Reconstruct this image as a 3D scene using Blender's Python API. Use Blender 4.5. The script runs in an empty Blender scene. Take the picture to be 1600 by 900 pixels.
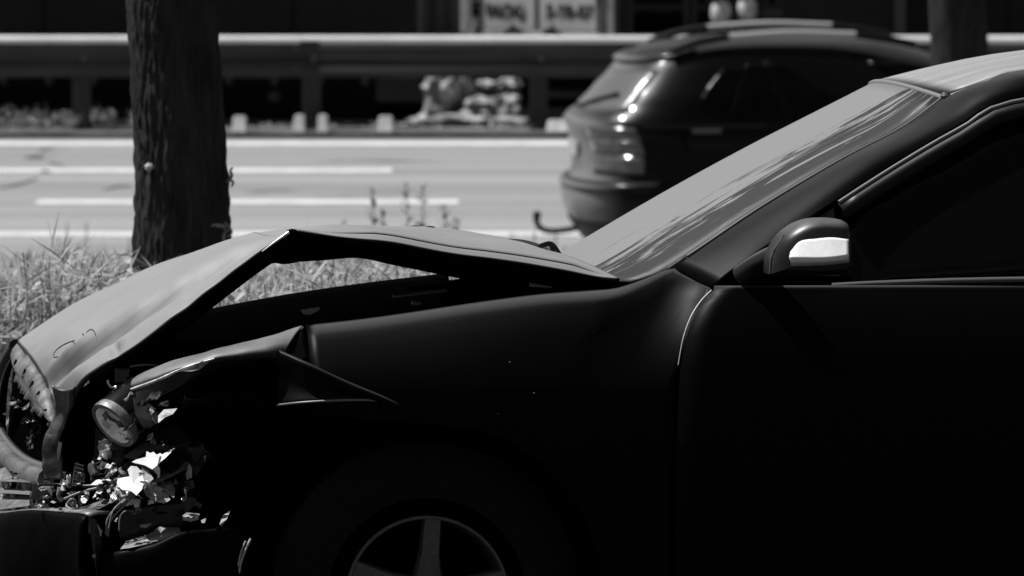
import bpy, bmesh, math, random
from mathutils import Vector, Matrix, noise
random.seed(7)
sc = bpy.context.scene
COL = sc.collection

# ------------------------------------------------------------------ camera
F = 13400.0                      # focal length in pixels of the 1600 px wide picture
HC = 2.35                        # camera height above the car's ground
PIT = math.atan(1084 / F)        # looking down a little
cam = bpy.data.cameras.new('camera')
cam_o = bpy.data.objects.new('camera', cam)
COL.objects.link(cam_o)
cam_o.location = (0, 0, HC)
cam_o.rotation_euler = (math.pi / 2 - PIT, 0, 0)
cam.sensor_width = 36.0
cam.lens = 36.0 * F / 1600.0
cam.clip_start = 0.5
cam.clip_end = 3000
cam.dof.use_dof = True
cam.dof.focus_distance = 17.45
cam.dof.aperture_fstop = 14.5
cam.dof.aperture_blades = 0
sc.camera = cam_o

# ------------------------------------------------------------------ sky, sun, exposure
SUN = Vector((-0.48, 0.13, 0.87)).normalized()
world = bpy.data.worlds.new('World')
sc.world = world
world.use_nodes = True
nt = world.node_tree
bg = nt.nodes['Background']
sky = nt.nodes.new('ShaderNodeTexSky')
sky.sky_type = 'NISHITA'
sky.sun_disc = False
sky.sun_elevation = math.asin(SUN.z)
sky.sun_rotation = math.atan2(SUN.x, SUN.y)
bw = nt.nodes.new('ShaderNodeRGBToBW')
nt.links.new(sky.outputs[0], bw.inputs[0])
nt.links.new(bw.outputs[0], bg.inputs[0])
bg.inputs[1].default_value = 0.05
sun = bpy.data.lights.new('sun', 'SUN')
sun.energy = 5.0
sun.angle = math.radians(0.5)
sun.color = (1, 1, 1)
sun_o = bpy.data.objects.new('sun', sun)
COL.objects.link(sun_o)
sun_o.location = (-20, 10, 40)
sun_o.rotation_euler = SUN.to_track_quat('Z', 'Y').to_euler()
sc.view_settings.view_transform = 'Standard'
sc.view_settings.look = 'None'
sc.view_settings.exposure = 0.35
sc.view_settings.gamma = 1
sc.view_settings.use_curve_mapping = False
sc.render.engine = 'CYCLES'
sc.cycles.use_denoising = True
sc.cycles.max_bounces = 5
sc.cycles.transparent_max_bounces = 8
sc.cycles.sample_clamp_indirect = 3.0

# ------------------------------------------------------------------ frames: picture -> place
cp, sp = math.cos(PIT), math.sin(PIT)
CAMP = Vector((0, 0, HC))
def ray(px, py):
    r = (px - 800) / F; d = (450 - py) / F
    return Vector((r, cp + d * sp, -sp + d * cp))
def at(px, py, Y):
    a = ray(px, py)
    return CAMP + a * (Y / a.y)
def at_z(px, py, z):
    a = ray(px, py)
    return CAMP + a * ((z - HC) / a.z)

class Frame:
    def __init__(self, origin, rot):
        self.o = Vector(origin); self.r = rot
        self.ax = [rot @ Vector(v) for v in ((1, 0, 0), (0, 1, 0), (0, 0, 1))]
    def hit(self, px, py, k, val):
        a = ray(px, py); d = CAMP - self.o
        t = (val - d.dot(self.ax[k])) / a.dot(self.ax[k])
        q = d + a * t
        return Vector([q.dot(x) for x in self.ax])
    def matrix(self):
        return Matrix.Translation(self.o) @ self.r.to_4x4()

PHI = math.atan(0.0547)          # the verge falls away towards the road
ROT = Matrix.Rotation(-PHI, 3, 'X') @ Matrix.Rotation(math.pi + math.radians(5), 3, 'Z')
_ax = [ROT @ Vector(v) for v in ((1, 0, 0), (0, 1, 0), (0, 0, 1))]
CAR = Frame(at(668, 935, 17.4) - 0.80 * _ax[1] - 0.32 * _ax[2], ROT)
def C(px, py, v): return CAR.hit(px, py, 1, v)

# ------------------------------------------------------------------ materials (the picture is black and white)
MATS = {}
def mat(name, val, rough=0.6, metal=0.0, spec=0.3, nscale=0, namp=0.0, bump=0.0, bscale=0, stretch=(1, 1, 1), trans=0.0, coat=0.0):
    if name in MATS: return MATS[name]
    m = bpy.data.materials.new(name); m.use_nodes = True
    n = m.node_tree; b = n.nodes['Principled BSDF']
    b.inputs['Base Color'].default_value = (val, val, val, 1)
    b.inputs['Roughness'].default_value = rough
    b.inputs['Metallic'].default_value = metal
    b.inputs['Specular IOR Level'].default_value = spec
    b.inputs['Transmission Weight'].default_value = trans
    b.inputs['Coat Weight'].default_value = coat
    if nscale or bump:
        tc = n.nodes.new('ShaderNodeTexCoord'); mp = n.nodes.new('ShaderNodeMapping')
        mp.inputs['Scale'].default_value = stretch
        n.links.new(tc.outputs['Object'], mp.inputs[0])
    if nscale:
        t = n.nodes.new('ShaderNodeTexNoise'); t.inputs['Scale'].default_value = nscale
        t.inputs['Detail'].default_value = 6; t.inputs['Roughness'].default_value = 0.65
        n.links.new(mp.outputs[0], t.inputs['Vector'])
        r = n.nodes.new('ShaderNodeMapRange')
        r.inputs[1].default_value = 0.3; r.inputs[2].default_value = 0.7
        r.inputs[3].default_value = val * (1 - namp); r.inputs[4].default_value = val * (1 + namp)
        n.links.new(t.outputs[0], r.inputs[0]); n.links.new(r.outputs[0], b.inputs['Base Color'])
    if bump:
        t2 = n.nodes.new('ShaderNodeTexNoise'); t2.inputs['Scale'].default_value = bscale; t2.inputs['Detail'].default_value = 5
        n.links.new(mp.outputs[0], t2.inputs['Vector'])
        bm_ = n.nodes.new('ShaderNodeBump'); bm_.inputs['Strength'].default_value = bump; bm_.inputs['Distance'].default_value = 0.01
        n.links.new(t2.outputs[0], bm_.inputs['Height']); n.links.new(bm_.outputs[0], b.inputs['Normal'])
    MATS[name] = m
    return m

def dusty_lit_paint(name, paint, dust, lo, hi, rough=0.28, spec=0.3, nscale=5.0, stretch=(1, 1, 1), speck=0.25):
    """near-black paint, paler on upward faces: road dust plus painted-in sunlit shading"""
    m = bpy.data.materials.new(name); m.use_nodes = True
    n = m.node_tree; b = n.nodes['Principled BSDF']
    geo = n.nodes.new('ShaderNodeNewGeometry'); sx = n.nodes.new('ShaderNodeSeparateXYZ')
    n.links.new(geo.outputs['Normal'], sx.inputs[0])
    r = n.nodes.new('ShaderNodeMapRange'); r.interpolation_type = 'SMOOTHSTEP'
    r.inputs[1].default_value = lo; r.inputs[2].default_value = hi  # normal bounds of the painted light-to-dark gradient, mixed with dust
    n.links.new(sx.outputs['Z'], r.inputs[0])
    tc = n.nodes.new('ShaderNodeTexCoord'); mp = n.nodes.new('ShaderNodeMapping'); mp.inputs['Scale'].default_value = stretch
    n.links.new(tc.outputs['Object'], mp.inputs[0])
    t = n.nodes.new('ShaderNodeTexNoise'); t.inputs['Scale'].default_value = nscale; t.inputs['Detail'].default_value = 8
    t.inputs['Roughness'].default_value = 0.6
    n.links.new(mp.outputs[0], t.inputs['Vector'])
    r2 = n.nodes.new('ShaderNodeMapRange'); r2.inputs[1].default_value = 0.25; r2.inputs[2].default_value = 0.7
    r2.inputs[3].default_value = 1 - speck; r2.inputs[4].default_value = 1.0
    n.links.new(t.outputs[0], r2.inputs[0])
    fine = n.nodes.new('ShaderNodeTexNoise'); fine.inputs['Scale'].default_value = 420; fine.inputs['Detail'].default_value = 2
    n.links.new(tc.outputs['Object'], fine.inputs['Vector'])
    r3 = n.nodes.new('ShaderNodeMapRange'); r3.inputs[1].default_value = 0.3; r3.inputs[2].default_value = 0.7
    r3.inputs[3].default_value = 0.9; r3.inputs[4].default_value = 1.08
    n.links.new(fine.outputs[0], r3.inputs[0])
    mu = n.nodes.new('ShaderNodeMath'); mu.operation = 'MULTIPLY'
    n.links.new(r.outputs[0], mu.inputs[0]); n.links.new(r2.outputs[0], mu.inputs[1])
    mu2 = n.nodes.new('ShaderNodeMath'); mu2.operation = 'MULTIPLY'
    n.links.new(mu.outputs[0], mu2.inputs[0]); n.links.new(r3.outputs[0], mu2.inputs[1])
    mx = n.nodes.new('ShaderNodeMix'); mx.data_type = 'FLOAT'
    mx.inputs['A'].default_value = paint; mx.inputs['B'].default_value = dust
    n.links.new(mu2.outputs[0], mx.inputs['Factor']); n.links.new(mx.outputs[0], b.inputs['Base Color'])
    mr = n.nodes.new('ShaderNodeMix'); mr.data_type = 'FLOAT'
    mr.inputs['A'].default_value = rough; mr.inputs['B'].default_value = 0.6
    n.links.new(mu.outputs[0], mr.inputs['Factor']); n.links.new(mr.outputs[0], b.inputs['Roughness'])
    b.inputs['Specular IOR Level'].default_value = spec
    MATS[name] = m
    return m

def dusty_glass(name, streaked=True, dust=0.24, clean=0.02):
    """windscreen under dust that rain has washed into long streaks along one edge (UV: x along the glass, y across)"""
    m = bpy.data.materials.new(name); m.use_nodes = True
    n = m.node_tree; b = n.nodes['Principled BSDF']
    uv = n.nodes.new('ShaderNodeUVMap'); mp = n.nodes.new('ShaderNodeMapping'); mp.inputs['Scale'].default_value = (3.2, 42, 1)
    mp.inputs['Rotation'].default_value = (0, 0, math.radians(-1.5))
    n.links.new(uv.outputs[0], mp.inputs[0])
    t = n.nodes.new('ShaderNodeTexNoise'); t.inputs['Scale'].default_value = 1.0; t.inputs['Detail'].default_value = 7
    t.inputs['Roughness'].default_value = 0.62; t.inputs['Distortion'].default_value = 0.8
    n.links.new(mp.outputs[0], t.inputs['Vector'])
    sx = n.nodes.new('ShaderNodeSeparateXYZ'); n.links.new(uv.outputs[0], sx.inputs[0])
    e = n.nodes.new('ShaderNodeMapRange')          # 1 at the near edge of the glass, 0 from a third of the width on
    e.inputs[1].default_value = 0.44; e.inputs[2].default_value = 0.06
    e.inputs[3].default_value = -0.34; e.inputs[4].default_value = 0.17
    n.links.new(sx.outputs['Y'], e.inputs[0])
    ad = n.nodes.new('ShaderNodeMath'); ad.operation = 'ADD'
    n.links.new(t.outputs[0], ad.inputs[0]); n.links.new(e.outputs[0], ad.inputs[1])
    th = n.nodes.new('ShaderNodeMapRange'); th.inputs[1].default_value = 0.51; th.inputs[2].default_value = 0.575
    n.links.new(ad.outputs[0], th.inputs[0])
    fine = n.nodes.new('ShaderNodeTexNoise'); fine.inputs['Scale'].default_value = 300; fine.inputs['Detail'].default_value = 3
    n.links.new(uv.outputs[0], fine.inputs['Vector'])
    r3 = n.nodes.new('ShaderNodeMapRange'); r3.inputs[1].default_value = 0.3; r3.inputs[2].default_value = 0.7
    r3.inputs[3].default_value = dust * 0.84; r3.inputs[4].default_value = dust * 1.14
    n.links.new(fine.outputs[0], r3.inputs[0])
    mx = n.nodes.new('ShaderNodeMix'); mx.data_type = 'FLOAT'
    mx.inputs['B'].default_value = dust * 0.12
    n.links.new(r3.outputs[0], mx.inputs['A'])
    if streaked: n.links.new(th.outputs[0], mx.inputs['Factor'])
    else: mx.inputs['Factor'].default_value = 0
    n.links.new(mx.outputs[0], b.inputs['Base Color'])
    b.inputs['Roughness'].default_value = 0.5
    b.inputs['Specular IOR Level'].default_value = 0.25
    MATS[name] = m
    return m

PAINT = dusty_lit_paint('sedan_paint', 0.0012, 0.060, 0.74, 1.01, rough=0.42, spec=0.04, nscale=3.0, speck=0.2)  # narrow bounds paint the fall-off of sun on shoulder and pillars
HOODP = dusty_lit_paint('hood_paint', 0.006, 0.235, 0.25, 0.86, rough=0.35, spec=0.3, nscale=2.2, speck=0.22)
ROOFP = dusty_lit_paint('roof_paint', 0.006, 0.29, 0.45, 0.95, rough=0.35, spec=0.3, nscale=6.0, stretch=(0.35, 4, 1), speck=0.4)
SCREEN = dusty_glass('dusty_windscreen', dust=0.18)
BLACK = mat('black_plastic', 0.004, 0.5, spec=0.15)
GLOSSB = mat('glossy_black', 0.004, 0.15, spec=0.4)
UNDER = mat('underbonnet_black', 0.0015, 0.9, spec=0.0)
RUBBER = mat('rubber', 0.008, 0.85, spec=0.1, nscale=40, namp=0.3)
CHROME = mat('chrome', 0.55, 0.22, metal=1.0)
DULLM = mat('dull_metal', 0.28, 0.45, metal=0.8, nscale=30, namp=0.4)
SCRAPE = mat('scraped_metal', 0.15, 0.5, metal=0.35, nscale=18, namp=0.7, bump=0.3, bscale=40)
ALLOY = mat('alloy', 0.085, 0.45, metal=0.3, nscale=60, namp=0.25)
WHITEP = mat('white_plastic', 0.72, 0.35, spec=0.5, nscale=25, namp=0.15)
CLEAR = mat('clear_lens', 0.55, 0.12, spec=0.6, metal=0.35, nscale=35, namp=0.55)
SMOKE = mat('smoked_lens', 0.10, 0.12, spec=0.6, metal=0.5, nscale=22, namp=0.7)
GLASSB = mat('dark_glass', 0.003, 0.06, spec=0.12)
TRIM = mat('trim_strip', 0.07, 0.45, spec=0.4)
SILVERT = mat('silver_trim', 0.55, 0.35, metal=0.6)

# ------------------------------------------------------------------ mesh helpers
def link(name, me, m, parent=None):
    o = bpy.data.objects.new(name, me); COL.objects.link(o)
    if m: me.materials.append(m)
    if parent: o.parent = parent
    return o
def raw(name, vs, fs, m, parent=None, smooth=False, uvs=None):
    me = bpy.data.meshes.new(name); me.from_pydata([tuple(v) for v in vs], [], fs)
    if uvs:
        l = me.uv_layers.new(name='UVMap')
        for lp in me.loops: l.data[lp.index].uv = uvs[lp.vertex_index]
    if smooth:
        for p in me.polygons: p.use_smooth = True
    me.update()
    return link(name, me, m, parent)
def thing(name, label, cat, mtx=None, group=None):
    o = bpy.data.objects.new(name, None); COL.objects.link(o)
    o.empty_display_size = 0.2
    if mtx is not None: o.matrix_world = mtx
    tag(o, label, cat, group)
    return o
def tag(o, label, cat, group=None):
    o['label'] = label; o['category'] = cat
    if group: o['group'] = group
    return o
def struct(o, kind='structure'):
    o['kind'] = kind
    return o

def cr(pts, n):
    """Catmull-Rom through pts, resampled to n points"""
    pts = [Vector(p) for p in pts]
    if len(pts) == 2: return [pts[0].lerp(pts[1], i / (n - 1)) for i in range(n)]
    P_ = [pts[0] * 2 - pts[1]] + pts + [pts[-1] * 2 - pts[-2]]
    d = [0.0]
    for i in range(1, len(pts)): d.append(d[-1] + max((pts[i] - pts[i - 1]).length, 1e-6))
    out = []
    for i in range(n):
        s = d[-1] * i / (n - 1); k = 0
        while k < len(pts) - 2 and s > d[k + 1]: k += 1
        t = (s - d[k]) / (d[k + 1] - d[k])
        a, b, c, e = P_[k], P_[k + 1], P_[k + 2], P_[k + 3]
        out.append(0.5 * ((2 * b) + (c - a) * t + (2 * a - 5 * b + 4 * c - e) * t * t + (3 * b - a - 3 * c + e) * t ** 3))
    return out
def crk(pts, n):
    """same, uniform in knot index (rows of a loft)"""
    pts = [Vector(p) for p in pts]
    if len(pts) == 2: return [pts[0].lerp(pts[1], i / (n - 1)) for i in range(n)]
    P_ = [pts[0] * 2 - pts[1]] + pts + [pts[-1] * 2 - pts[-2]]
    out = []
    for i in range(n):
        s = (len(pts) - 1) * i / (n - 1); k = min(int(s), len(pts) - 2); t = s - k
        a, b, c, e = P_[k], P_[k + 1], P_[k + 2], P_[k + 3]
        out.append(0.5 * ((2 * b) + (c - a) * t + (2 * a - 5 * b + 4 * c - e) * t * t + (3 * b - a - 3 * c + e) * t ** 3))
    return out
def loft(rows, nu, nv, linear=False):
    rr = [cr(r, nu) for r in rows]
    cols = []
    for j in range(nu):
        p = [r[j] for r in rr]
        if linear:
            q = []
            for i in range(nv):
                s = (len(p) - 1) * i / (nv - 1); k = min(int(s), len(p) - 2)
                q.append(p[k].lerp(p[k + 1], s - k))
            cols.append(q)
        else: cols.append(crk(p, nv))
    return [[cols[j][i] for j in range(nu)] for i in range(nv)]
def sheet(name, g, m, parent=None, thick=0.0, smooth=True, off=0.0):
    nv, nu = len(g), len(g[0])
    vs = [p for r in g for p in r]
    fs = [(i * nu + j, i * nu + j + 1, (i + 1) * nu + j + 1, (i + 1) * nu + j) for i in range(nv - 1) for j in range(nu - 1)]
    uvs = [(j / (nu - 1), i / (nv - 1)) for i in range(nv) for j in range(nu)]
    my = sum(p[1] for p in vs) / len(vs); acc = 0.0           # faces look outwards: up, and away from the middle
    for f in fs:
        a, b, c, d = [Vector(vs[k]) for k in f]; nn_ = (c - a).cross(d - b)
        acc += nn_.z + (0.9 if my > 0.15 else -0.9 if my < -0.15 else 0) * nn_.y
    if acc < 0: fs = [tuple(reversed(f)) for f in fs]
    o = raw(name, vs, fs, m, parent, smooth, uvs)
    if thick:
        md = o.modifiers.new('thickness', 'SOLIDIFY'); md.thickness = thick; md.offset = off
    return o
def mirror_grid(g): return [[Vector((p.x, -p.y, p.z)) for p in r] for r in g]

def tube(name, pts, r, m, parent=None, seg=8, n=0, flat=1.0, up=None, closed=False, taper=None):
    pts = [Vector(p) for p in pts]
    if n: pts = cr(pts, n)
    vs, fs = [], []
    k = len(pts)
    for i, p in enumerate(pts):
        if closed: t = (pts[(i + 1) % k] - pts[i - 1]).normalized()
        else: t = (pts[min(i + 1, k - 1)] - pts[max(i - 1, 0)]).normalized()
        a = Vector(up) if up else (Vector((0, 0, 1)) if abs(t.z) < 0.9 else Vector((0, 1, 0)))
        s = t.cross(a).normalized(); w = s.cross(t).normalized()
        rr = r if taper is None else r * (taper[0] + (taper[1] - taper[0]) * i / (k - 1))
        for j in range(seg):
            th = 2 * math.pi * j / seg
            vs.append(p + s * (math.cos(th) * rr) + w * (math.sin(th) * rr * flat))
    for i in range(k if closed else k - 1):
        i2 = (i + 1) % k
        for j in range(seg):
            j2 = (j + 1) % seg
            fs.append((i * seg + j, i * seg + j2, i2 * seg + j2, i2 * seg + j))
    if not closed:
        b0 = len(vs); vs += vs[:seg]; fs.append(tuple(b0 + j for j in range(seg - 1, -1, -1)))
        b0 = len(vs); vs += vs[(k - 1) * seg:k * seg]; fs.append(tuple(b0 + j for j in range(seg)))
    return raw(name, vs, fs, m, parent, True)
def crumple(g, amp, sc_, seed=0.0):
    return [[p + Vector((noise.noise(p * sc_ + Vector((seed, 1, 2))), noise.noise(p * sc_ + Vector((5, seed, 7))), noise.noise(p * sc_ + Vector((9, 4, seed))))) * amp
             + Vector((noise.noise(p * sc_ * 2.7), noise.noise(p * sc_ * 2.7 + Vector((3, 3, 3))), noise.noise(p * sc_ * 2.7 + Vector((7, 1, 3))))) * amp * .4 for p in r] for r in g]
def plate(name, pts, m, parent=None, thick=0.004, d=(0, -1, 0), smooth=False):
    """a polygon with real thickness behind it"""
    pts = [Vector(p) for p in pts]; n = len(pts); dv = Vector(d) * thick
    vs = pts + [p + dv for p in pts]
    fs = [tuple(range(n)), tuple(range(2 * n - 1, n - 1, -1))]
    for i in range(n):
        j = (i + 1) % n
        fs.append((i, i + n, j + n, j))
    o = raw(name, vs, fs, m, parent, smooth)
    bm = bmesh.new(); bm.from_mesh(o.data); bmesh.ops.recalc_face_normals(bm, faces=bm.faces)
    bm.to_mesh(o.data); bm.free()
    return o
def box(name, lo, hi, m, parent=None, bevel=0.0, seg=2, rot=None, piv=None):
    lo, hi = Vector(lo), Vector(hi)
    bm = bmesh.new(); bmesh.ops.create_cube(bm, size=1)
    for v in bm.verts:
        v.co = Vector((lo[i] + (v.co[i] + 0.5) * (hi[i] - lo[i]) for i in range(3)))
    if bevel: bmesh.ops.bevel(bm, geom=bm.edges[:], offset=bevel, segments=seg, affect='EDGES', profile=0.5)
    if rot is not None:
        c = Vector(piv) if piv is not None else (lo + hi) / 2
        for v in bm.verts: v.co = c + rot @ (v.co - c)
    me = bpy.data.meshes.new(name); bm.to_mesh(me); bm.free()
    return link(name, me, m, parent)
def lathe(name, prof, m, parent=None, origin=(0, 0, 0), axis=(0, 1, 0), seg=40, smooth=True, cap=True):
    """prof: (radius, distance along axis)"""
    ax = Vector(axis).normalized(); a = Vector((0, 0, 1)) if abs(ax.z) < 0.9 else Vector((1, 0, 0))
    e1 = (a - ax * a.dot(ax)).normalized(); e2 = ax.cross(e1); o0 = Vector(origin)
    vs, fs = [], []
    for r, h in prof:
        for j in range(seg):
            th = 2 * math.pi * j / seg
            vs.append(o0 + ax * h + e1 * (math.cos(th) * r) + e2 * (math.sin(th) * r))
    for i in range(len(prof) - 1):
        for j in range(seg):
            j2 = (j + 1) % seg
            fs.append((i * seg + j, i * seg + j2, (i + 1) * seg + j2, (i + 1) * seg + j))
    if cap:
        fs.append(tuple(range(seg - 1, -1, -1))); k = (len(prof) - 1) * seg
        fs.append(tuple(k + j for j in range(seg)))
    o = raw(name, vs, fs, m, parent, smooth)
    if smooth:
        md = o.modifiers.new('edges', 'EDGE_SPLIT'); md.split_angle = math.radians(40)
    return o

# ================================================================== THE SETTING
ZR = -2.15                                   # level of the road below the car's ground
def gz(y):                                   # height of the verge
    if y < -6: return 0.0547 * 23.4
    if y < 52: return -0.0547 * (y - 17.4) + 0.0
    if y < 54.4: return -0.0547 * 34.6 + (y - 52) / 2.4 * (ZR - 0.012 + 0.0547 * 34.6)
    return ZR - 0.012
GRASSG = mat('verge_soil', 0.12, 0.95, spec=0.05, nscale=3, namp=0.5, bump=0.4, bscale=12)
ROADM = None
def road_material():
    m = bpy.data.materials.new('worn_pale_asphalt'); m.use_nodes = True
    n = m.node_tree; b = n.nodes['Principled BSDF']
    tc = n.nodes.new('ShaderNodeTexCoord')
    def nz(scale, st, lo, hi, a, bb):
        mp = n.nodes.new('ShaderNodeMapping'); mp.inputs['Scale'].default_value = st
        n.links.new(tc.outputs['Object'], mp.inputs[0])
        t = n.nodes.new('ShaderNodeTexNoise'); t.inputs['Scale'].default_value = scale; t.inputs['Detail'].default_value = 5
        n.links.new(mp.outputs[0], t.inputs['Vector'])
        r = n.nodes.new('ShaderNodeMapRange'); r.inputs[1].default_value = lo; r.inputs[2].default_value = hi
        r.inputs[3].default_value = a; r.inputs[4].default_value = bb
        n.links.new(t.outputs[0], r.inputs[0]); return r
    a = nz(1.0, (0.06, 1.1, 1), 0.35, 0.65, 0.185, 0.255)      # wheel tracks along the road
    c = nz(24.0, (1, 1, 1), 0.3, 0.7, 0.94, 1.06)
    d = nz(0.55, (0.7, 1, 1), 0.66, 0.74, 1.0, 0.62)           # oil stains
    m1 = n.nodes.new('ShaderNodeMath'); m1.operation = 'MULTIPLY'
    n.links.new(a.outputs[0], m1.inputs[0]); n.links.new(c.outputs[0], m1.inputs[1])
    m2 = n.nodes.new('ShaderNodeMath'); m2.operation = 'MULTIPLY'
    n.links.new(m1.outputs[0], m2.inputs[0]); n.links.new(d.outputs[0], m2.inputs[1])
    n.links.new(m2.outputs[0], b.inputs['Base Color'])
    b.inputs['Roughness'].default_value = 0.85; b.inputs['Specular IOR Level'].default_value = 0.2
    return m
ROADM = road_material()
ys = [-900, -200, -60, -20, -6, 0, 8, 14, 20, 26, 32, 38, 44, 50, 52, 53.2, 54.4, 60, 75, 120, 300, 900]
xs = [-900, -200, -60, -20, -8, -4, 0, 4, 8, 20, 60, 200, 900]
vs = [(x, y, gz(y)) for y in ys for x in xs]; nx = len(xs)
fs = [(i * nx + j, i * nx + j + 1, (i + 1) * nx + j + 1, (i + 1) * nx + j) for i in range(len(ys) - 1) for j in range(nx - 1)]
struct(raw('ground', vs, fs, GRASSG))
# parking strip the wreck stands on
PARKM = mat('old_dark_asphalt', 0.035, 0.9, spec=0.1, nscale=8, namp=0.4, bump=0.3, bscale=60)
yy = [2, 8, 14, 20, 21.2]
struct(raw('parking_strip', [(x, y, gz(y) + 0.006) for y in yy for x in (-60, -20, 0, 20, 60)],
           [(i * 5 + j, i * 5 + j + 1, i * 5 + j + 6, i * 5 + j + 5) for i in range(4) for j in range(4)], PARKM))
kb = box('kerb', (-60, 21.2, gz(21.2) - 0.1), (60, 21.35, gz(21.2) + 0.11), mat('kerb_concrete', 0.25, 0.9, nscale=5, namp=0.3), None, 0.012)
struct(kb)
struct(raw('road', [(-200, 54.5, ZR), (200, 54.5, ZR), (200, 71.0, ZR), (-200, 71.0, ZR)], [(0, 1, 2, 3)], ROADM))
LINEM = mat('road_line_paint', 0.50, 0.7, spec=0.2, nscale=5, namp=0.22)
def line_y(py): return at_z(800, py, ZR + 0.004).y
def road_line(py, x0, x1, label=None, wd=0.45):
    y = line_y(py)
    a = at_z(x0, py, ZR + 0.004).x if x0 is not None else -120; b = at_z(x1, py, ZR + 0.004).x if x1 is not None else 120
    o = raw('lane_marking', [(a, y - wd / 2, ZR + 0.004), (b, y - wd / 2, ZR + 0.004), (b, y + wd / 2, ZR + 0.004), (a, y + wd / 2, ZR + 0.004)], [(0, 1, 2, 3)], LINEM)
    struct(o)
    return o
road_line(224, None, None, wd=0.50)
pxm = 13400 / line_y(266)
for k in range(-6, 7):
    road_line(266, 612 - 680 + k * 1500, 612 + k * 1500)
    road_line(315, 57 + k * 1560, 716 + k * 1560)
road_line(365, None, None)
# patched cracks with tar on the far lanes
TAR = mat('crack_tar', 0.07, 0.6, nscale=10, namp=0.3)
def tar(pts, wd):
    q = [at_z(x, y, ZR + 0.006) for x, y in pts]; q = cr(q, 14)
    vs = []; fs = []
    for i, p in enumerate(q):
        w = wd * (0.5 + 0.8 * random.random()) * math.sin(math.pi * (i + 0.6) / (len(q) + 0.2))
        vs += [(p.x, p.y - w, ZR + 0.006), (p.x, p.y + w, ZR + 0.006)]
        if i: fs.append((2 * i - 2, 2 * i - 1, 2 * i + 1, 2 * i))
    o = raw('tar_patch', vs, fs, TAR); struct(o); return o
tar([(38, 246), (58, 245), (70, 246)], 0.25); tar([(60, 236), (72, 233), (86, 232)], 0.12)
tar([(75, 252), (88, 256), (102, 257)], 0.10); tar([(60, 269), (70, 267), (82, 269)], 0.12)
tar([(160, 296), (190, 290), (207, 292)], 0.10); tar([(380, 300), (440, 297), (470, 299)], 0.05); tar([(480, 252), (560, 250), (700, 252)], 0.04)
tar([(-5, 294), (25, 288), (60, 278)], 0.18)
# far verge strip with the guardrail, then the yard
GRAVEL = mat('far_verge_gravel', 0.13, 0.95, spec=0.05, nscale=4, namp=0.5, bump=0.5, bscale=20)
box_g = box('far_verge', (-200, 71.0, ZR - 0.3), (200, 71.75, ZR + 0.05), GRAVEL, None, 0.01); struct(box_g)
YARD = mat('yard_asphalt', 0.004, 1.0, spec=0.0, nscale=2, namp=0.3)
struct(raw('yard', [(-200, 71.75, ZR + 0.03), (200, 71.75, ZR + 0.03), (200, 130, ZR + 0.03), (-200, 130, ZR + 0.03)], [(0, 1, 2, 3)], YARD))

# ================================================================== GUARDRAIL
YG = 71.35
GALV = mat('galvanised_steel', 0.035, 0.6, spec=0.2, nscale=3, namp=0.3, stretch=(0.6, 1, 4))
GCAP = mat('sunlit_steel_cap', 0.62, 0.5, metal=0.2, nscale=2, namp=0.12)  # pale value paints in the sun along the top of the rail
GPOST = mat('galvanised_post', 0.022, 0.6, nscale=4, namp=0.3)
mat('galvanised_bolt', 0.07, 0.5)
ztop = at(400, 58, YG).z; zbot = at(400, 121, YG).z
gr = thing('guardrail', 'long galvanised corrugated steel guardrail along the far edge of the road', 'guardrail', Matrix.Translation((0, YG, ZR)))
def rail_profile():
    H = ztop - zbot; m = []
    pr = [(0.035, 1.0 - .02), (0.02, 1.0), (-0.01, 1.0), (-0.035, 0.97), (-0.048, 0.90), (-0.05, 0.72), (-0.04, 0.64), (-0.01, 0.56), (-0.006, 0.48), (-0.012, 0.42), (-0.04, 0.34), (-0.05, 0.26), (-0.05, 0.12), (-0.04, 0.04), (-0.01, 0.0), (0.02, -0.0), (0.035, 0.03)]
    return [(y, zbot - ZR + z * H) for y, z in pr]
pr = rail_profile()
joints = [at(px, 60, YG).x for px in (-1650, -590, 470, 1530, 2590, 3650)]
for i in range(len(joints) - 1):
    a, b = joints[i], joints[i + 1] + 0.16
    dy = 0.004 * (i % 2)
    vs = []; fs = []
    for x in (a, b):
        for y, z in pr: vs.append((x, y - dy, z + 0.001 * (i % 2)))
    k = len(pr)
    for j in range(k - 1): fs.append((j, j + 1, k + j + 1, k + j))
    o = raw('rail_beam', vs, fs, GALV, gr, True)
    md = o.modifiers.new('t', 'SOLIDIFY'); md.thickness = 0.004
    tube('rail_cap', [(a, -0.004 - dy, ztop - ZR - 0.034), (joints[i + 1] - 0.004, -0.004 - dy, ztop - ZR - 0.034)], 0.047, GCAP, gr, 16)
zmid = (ztop + zbot) / 2 - ZR
for px in (-940, -580, -233, 127, 487, 842, 1200, 1560, 1920):
    x = at(px, 150, YG).x
    o = box('post', (x - 0.075, 0.055, -0.3), (x + 0.075, 0.19, ztop - ZR - 0.05), GPOST, gr, 0.012)
    box('spacer_block', (x - 0.06, -0.004, zmid - 0.12), (x + 0.06, 0.055, zmid + 0.12), GPOST, gr, 0.008)
    lathe('bolt', [(0.03, 0), (0.03, 0.012), (0.018, 0.022), (0.012, 0.024)], MATS['galvanised_bolt'], gr, (x + 0.02, -0.012, zmid), (0, -1, 0), 12)
for x in (at(462, 60, YG).x, at(500, 60, YG).x):
    for dz in (0.05, -0.05):
        lathe('bolt', [(0.016, 0), (0.016, 0.012), (0.006, 0.016)], MATS['galvanised_bolt'], gr, (x, -0.05, zmid + dz * 1.8), (0, -1, 0), 10)

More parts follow.
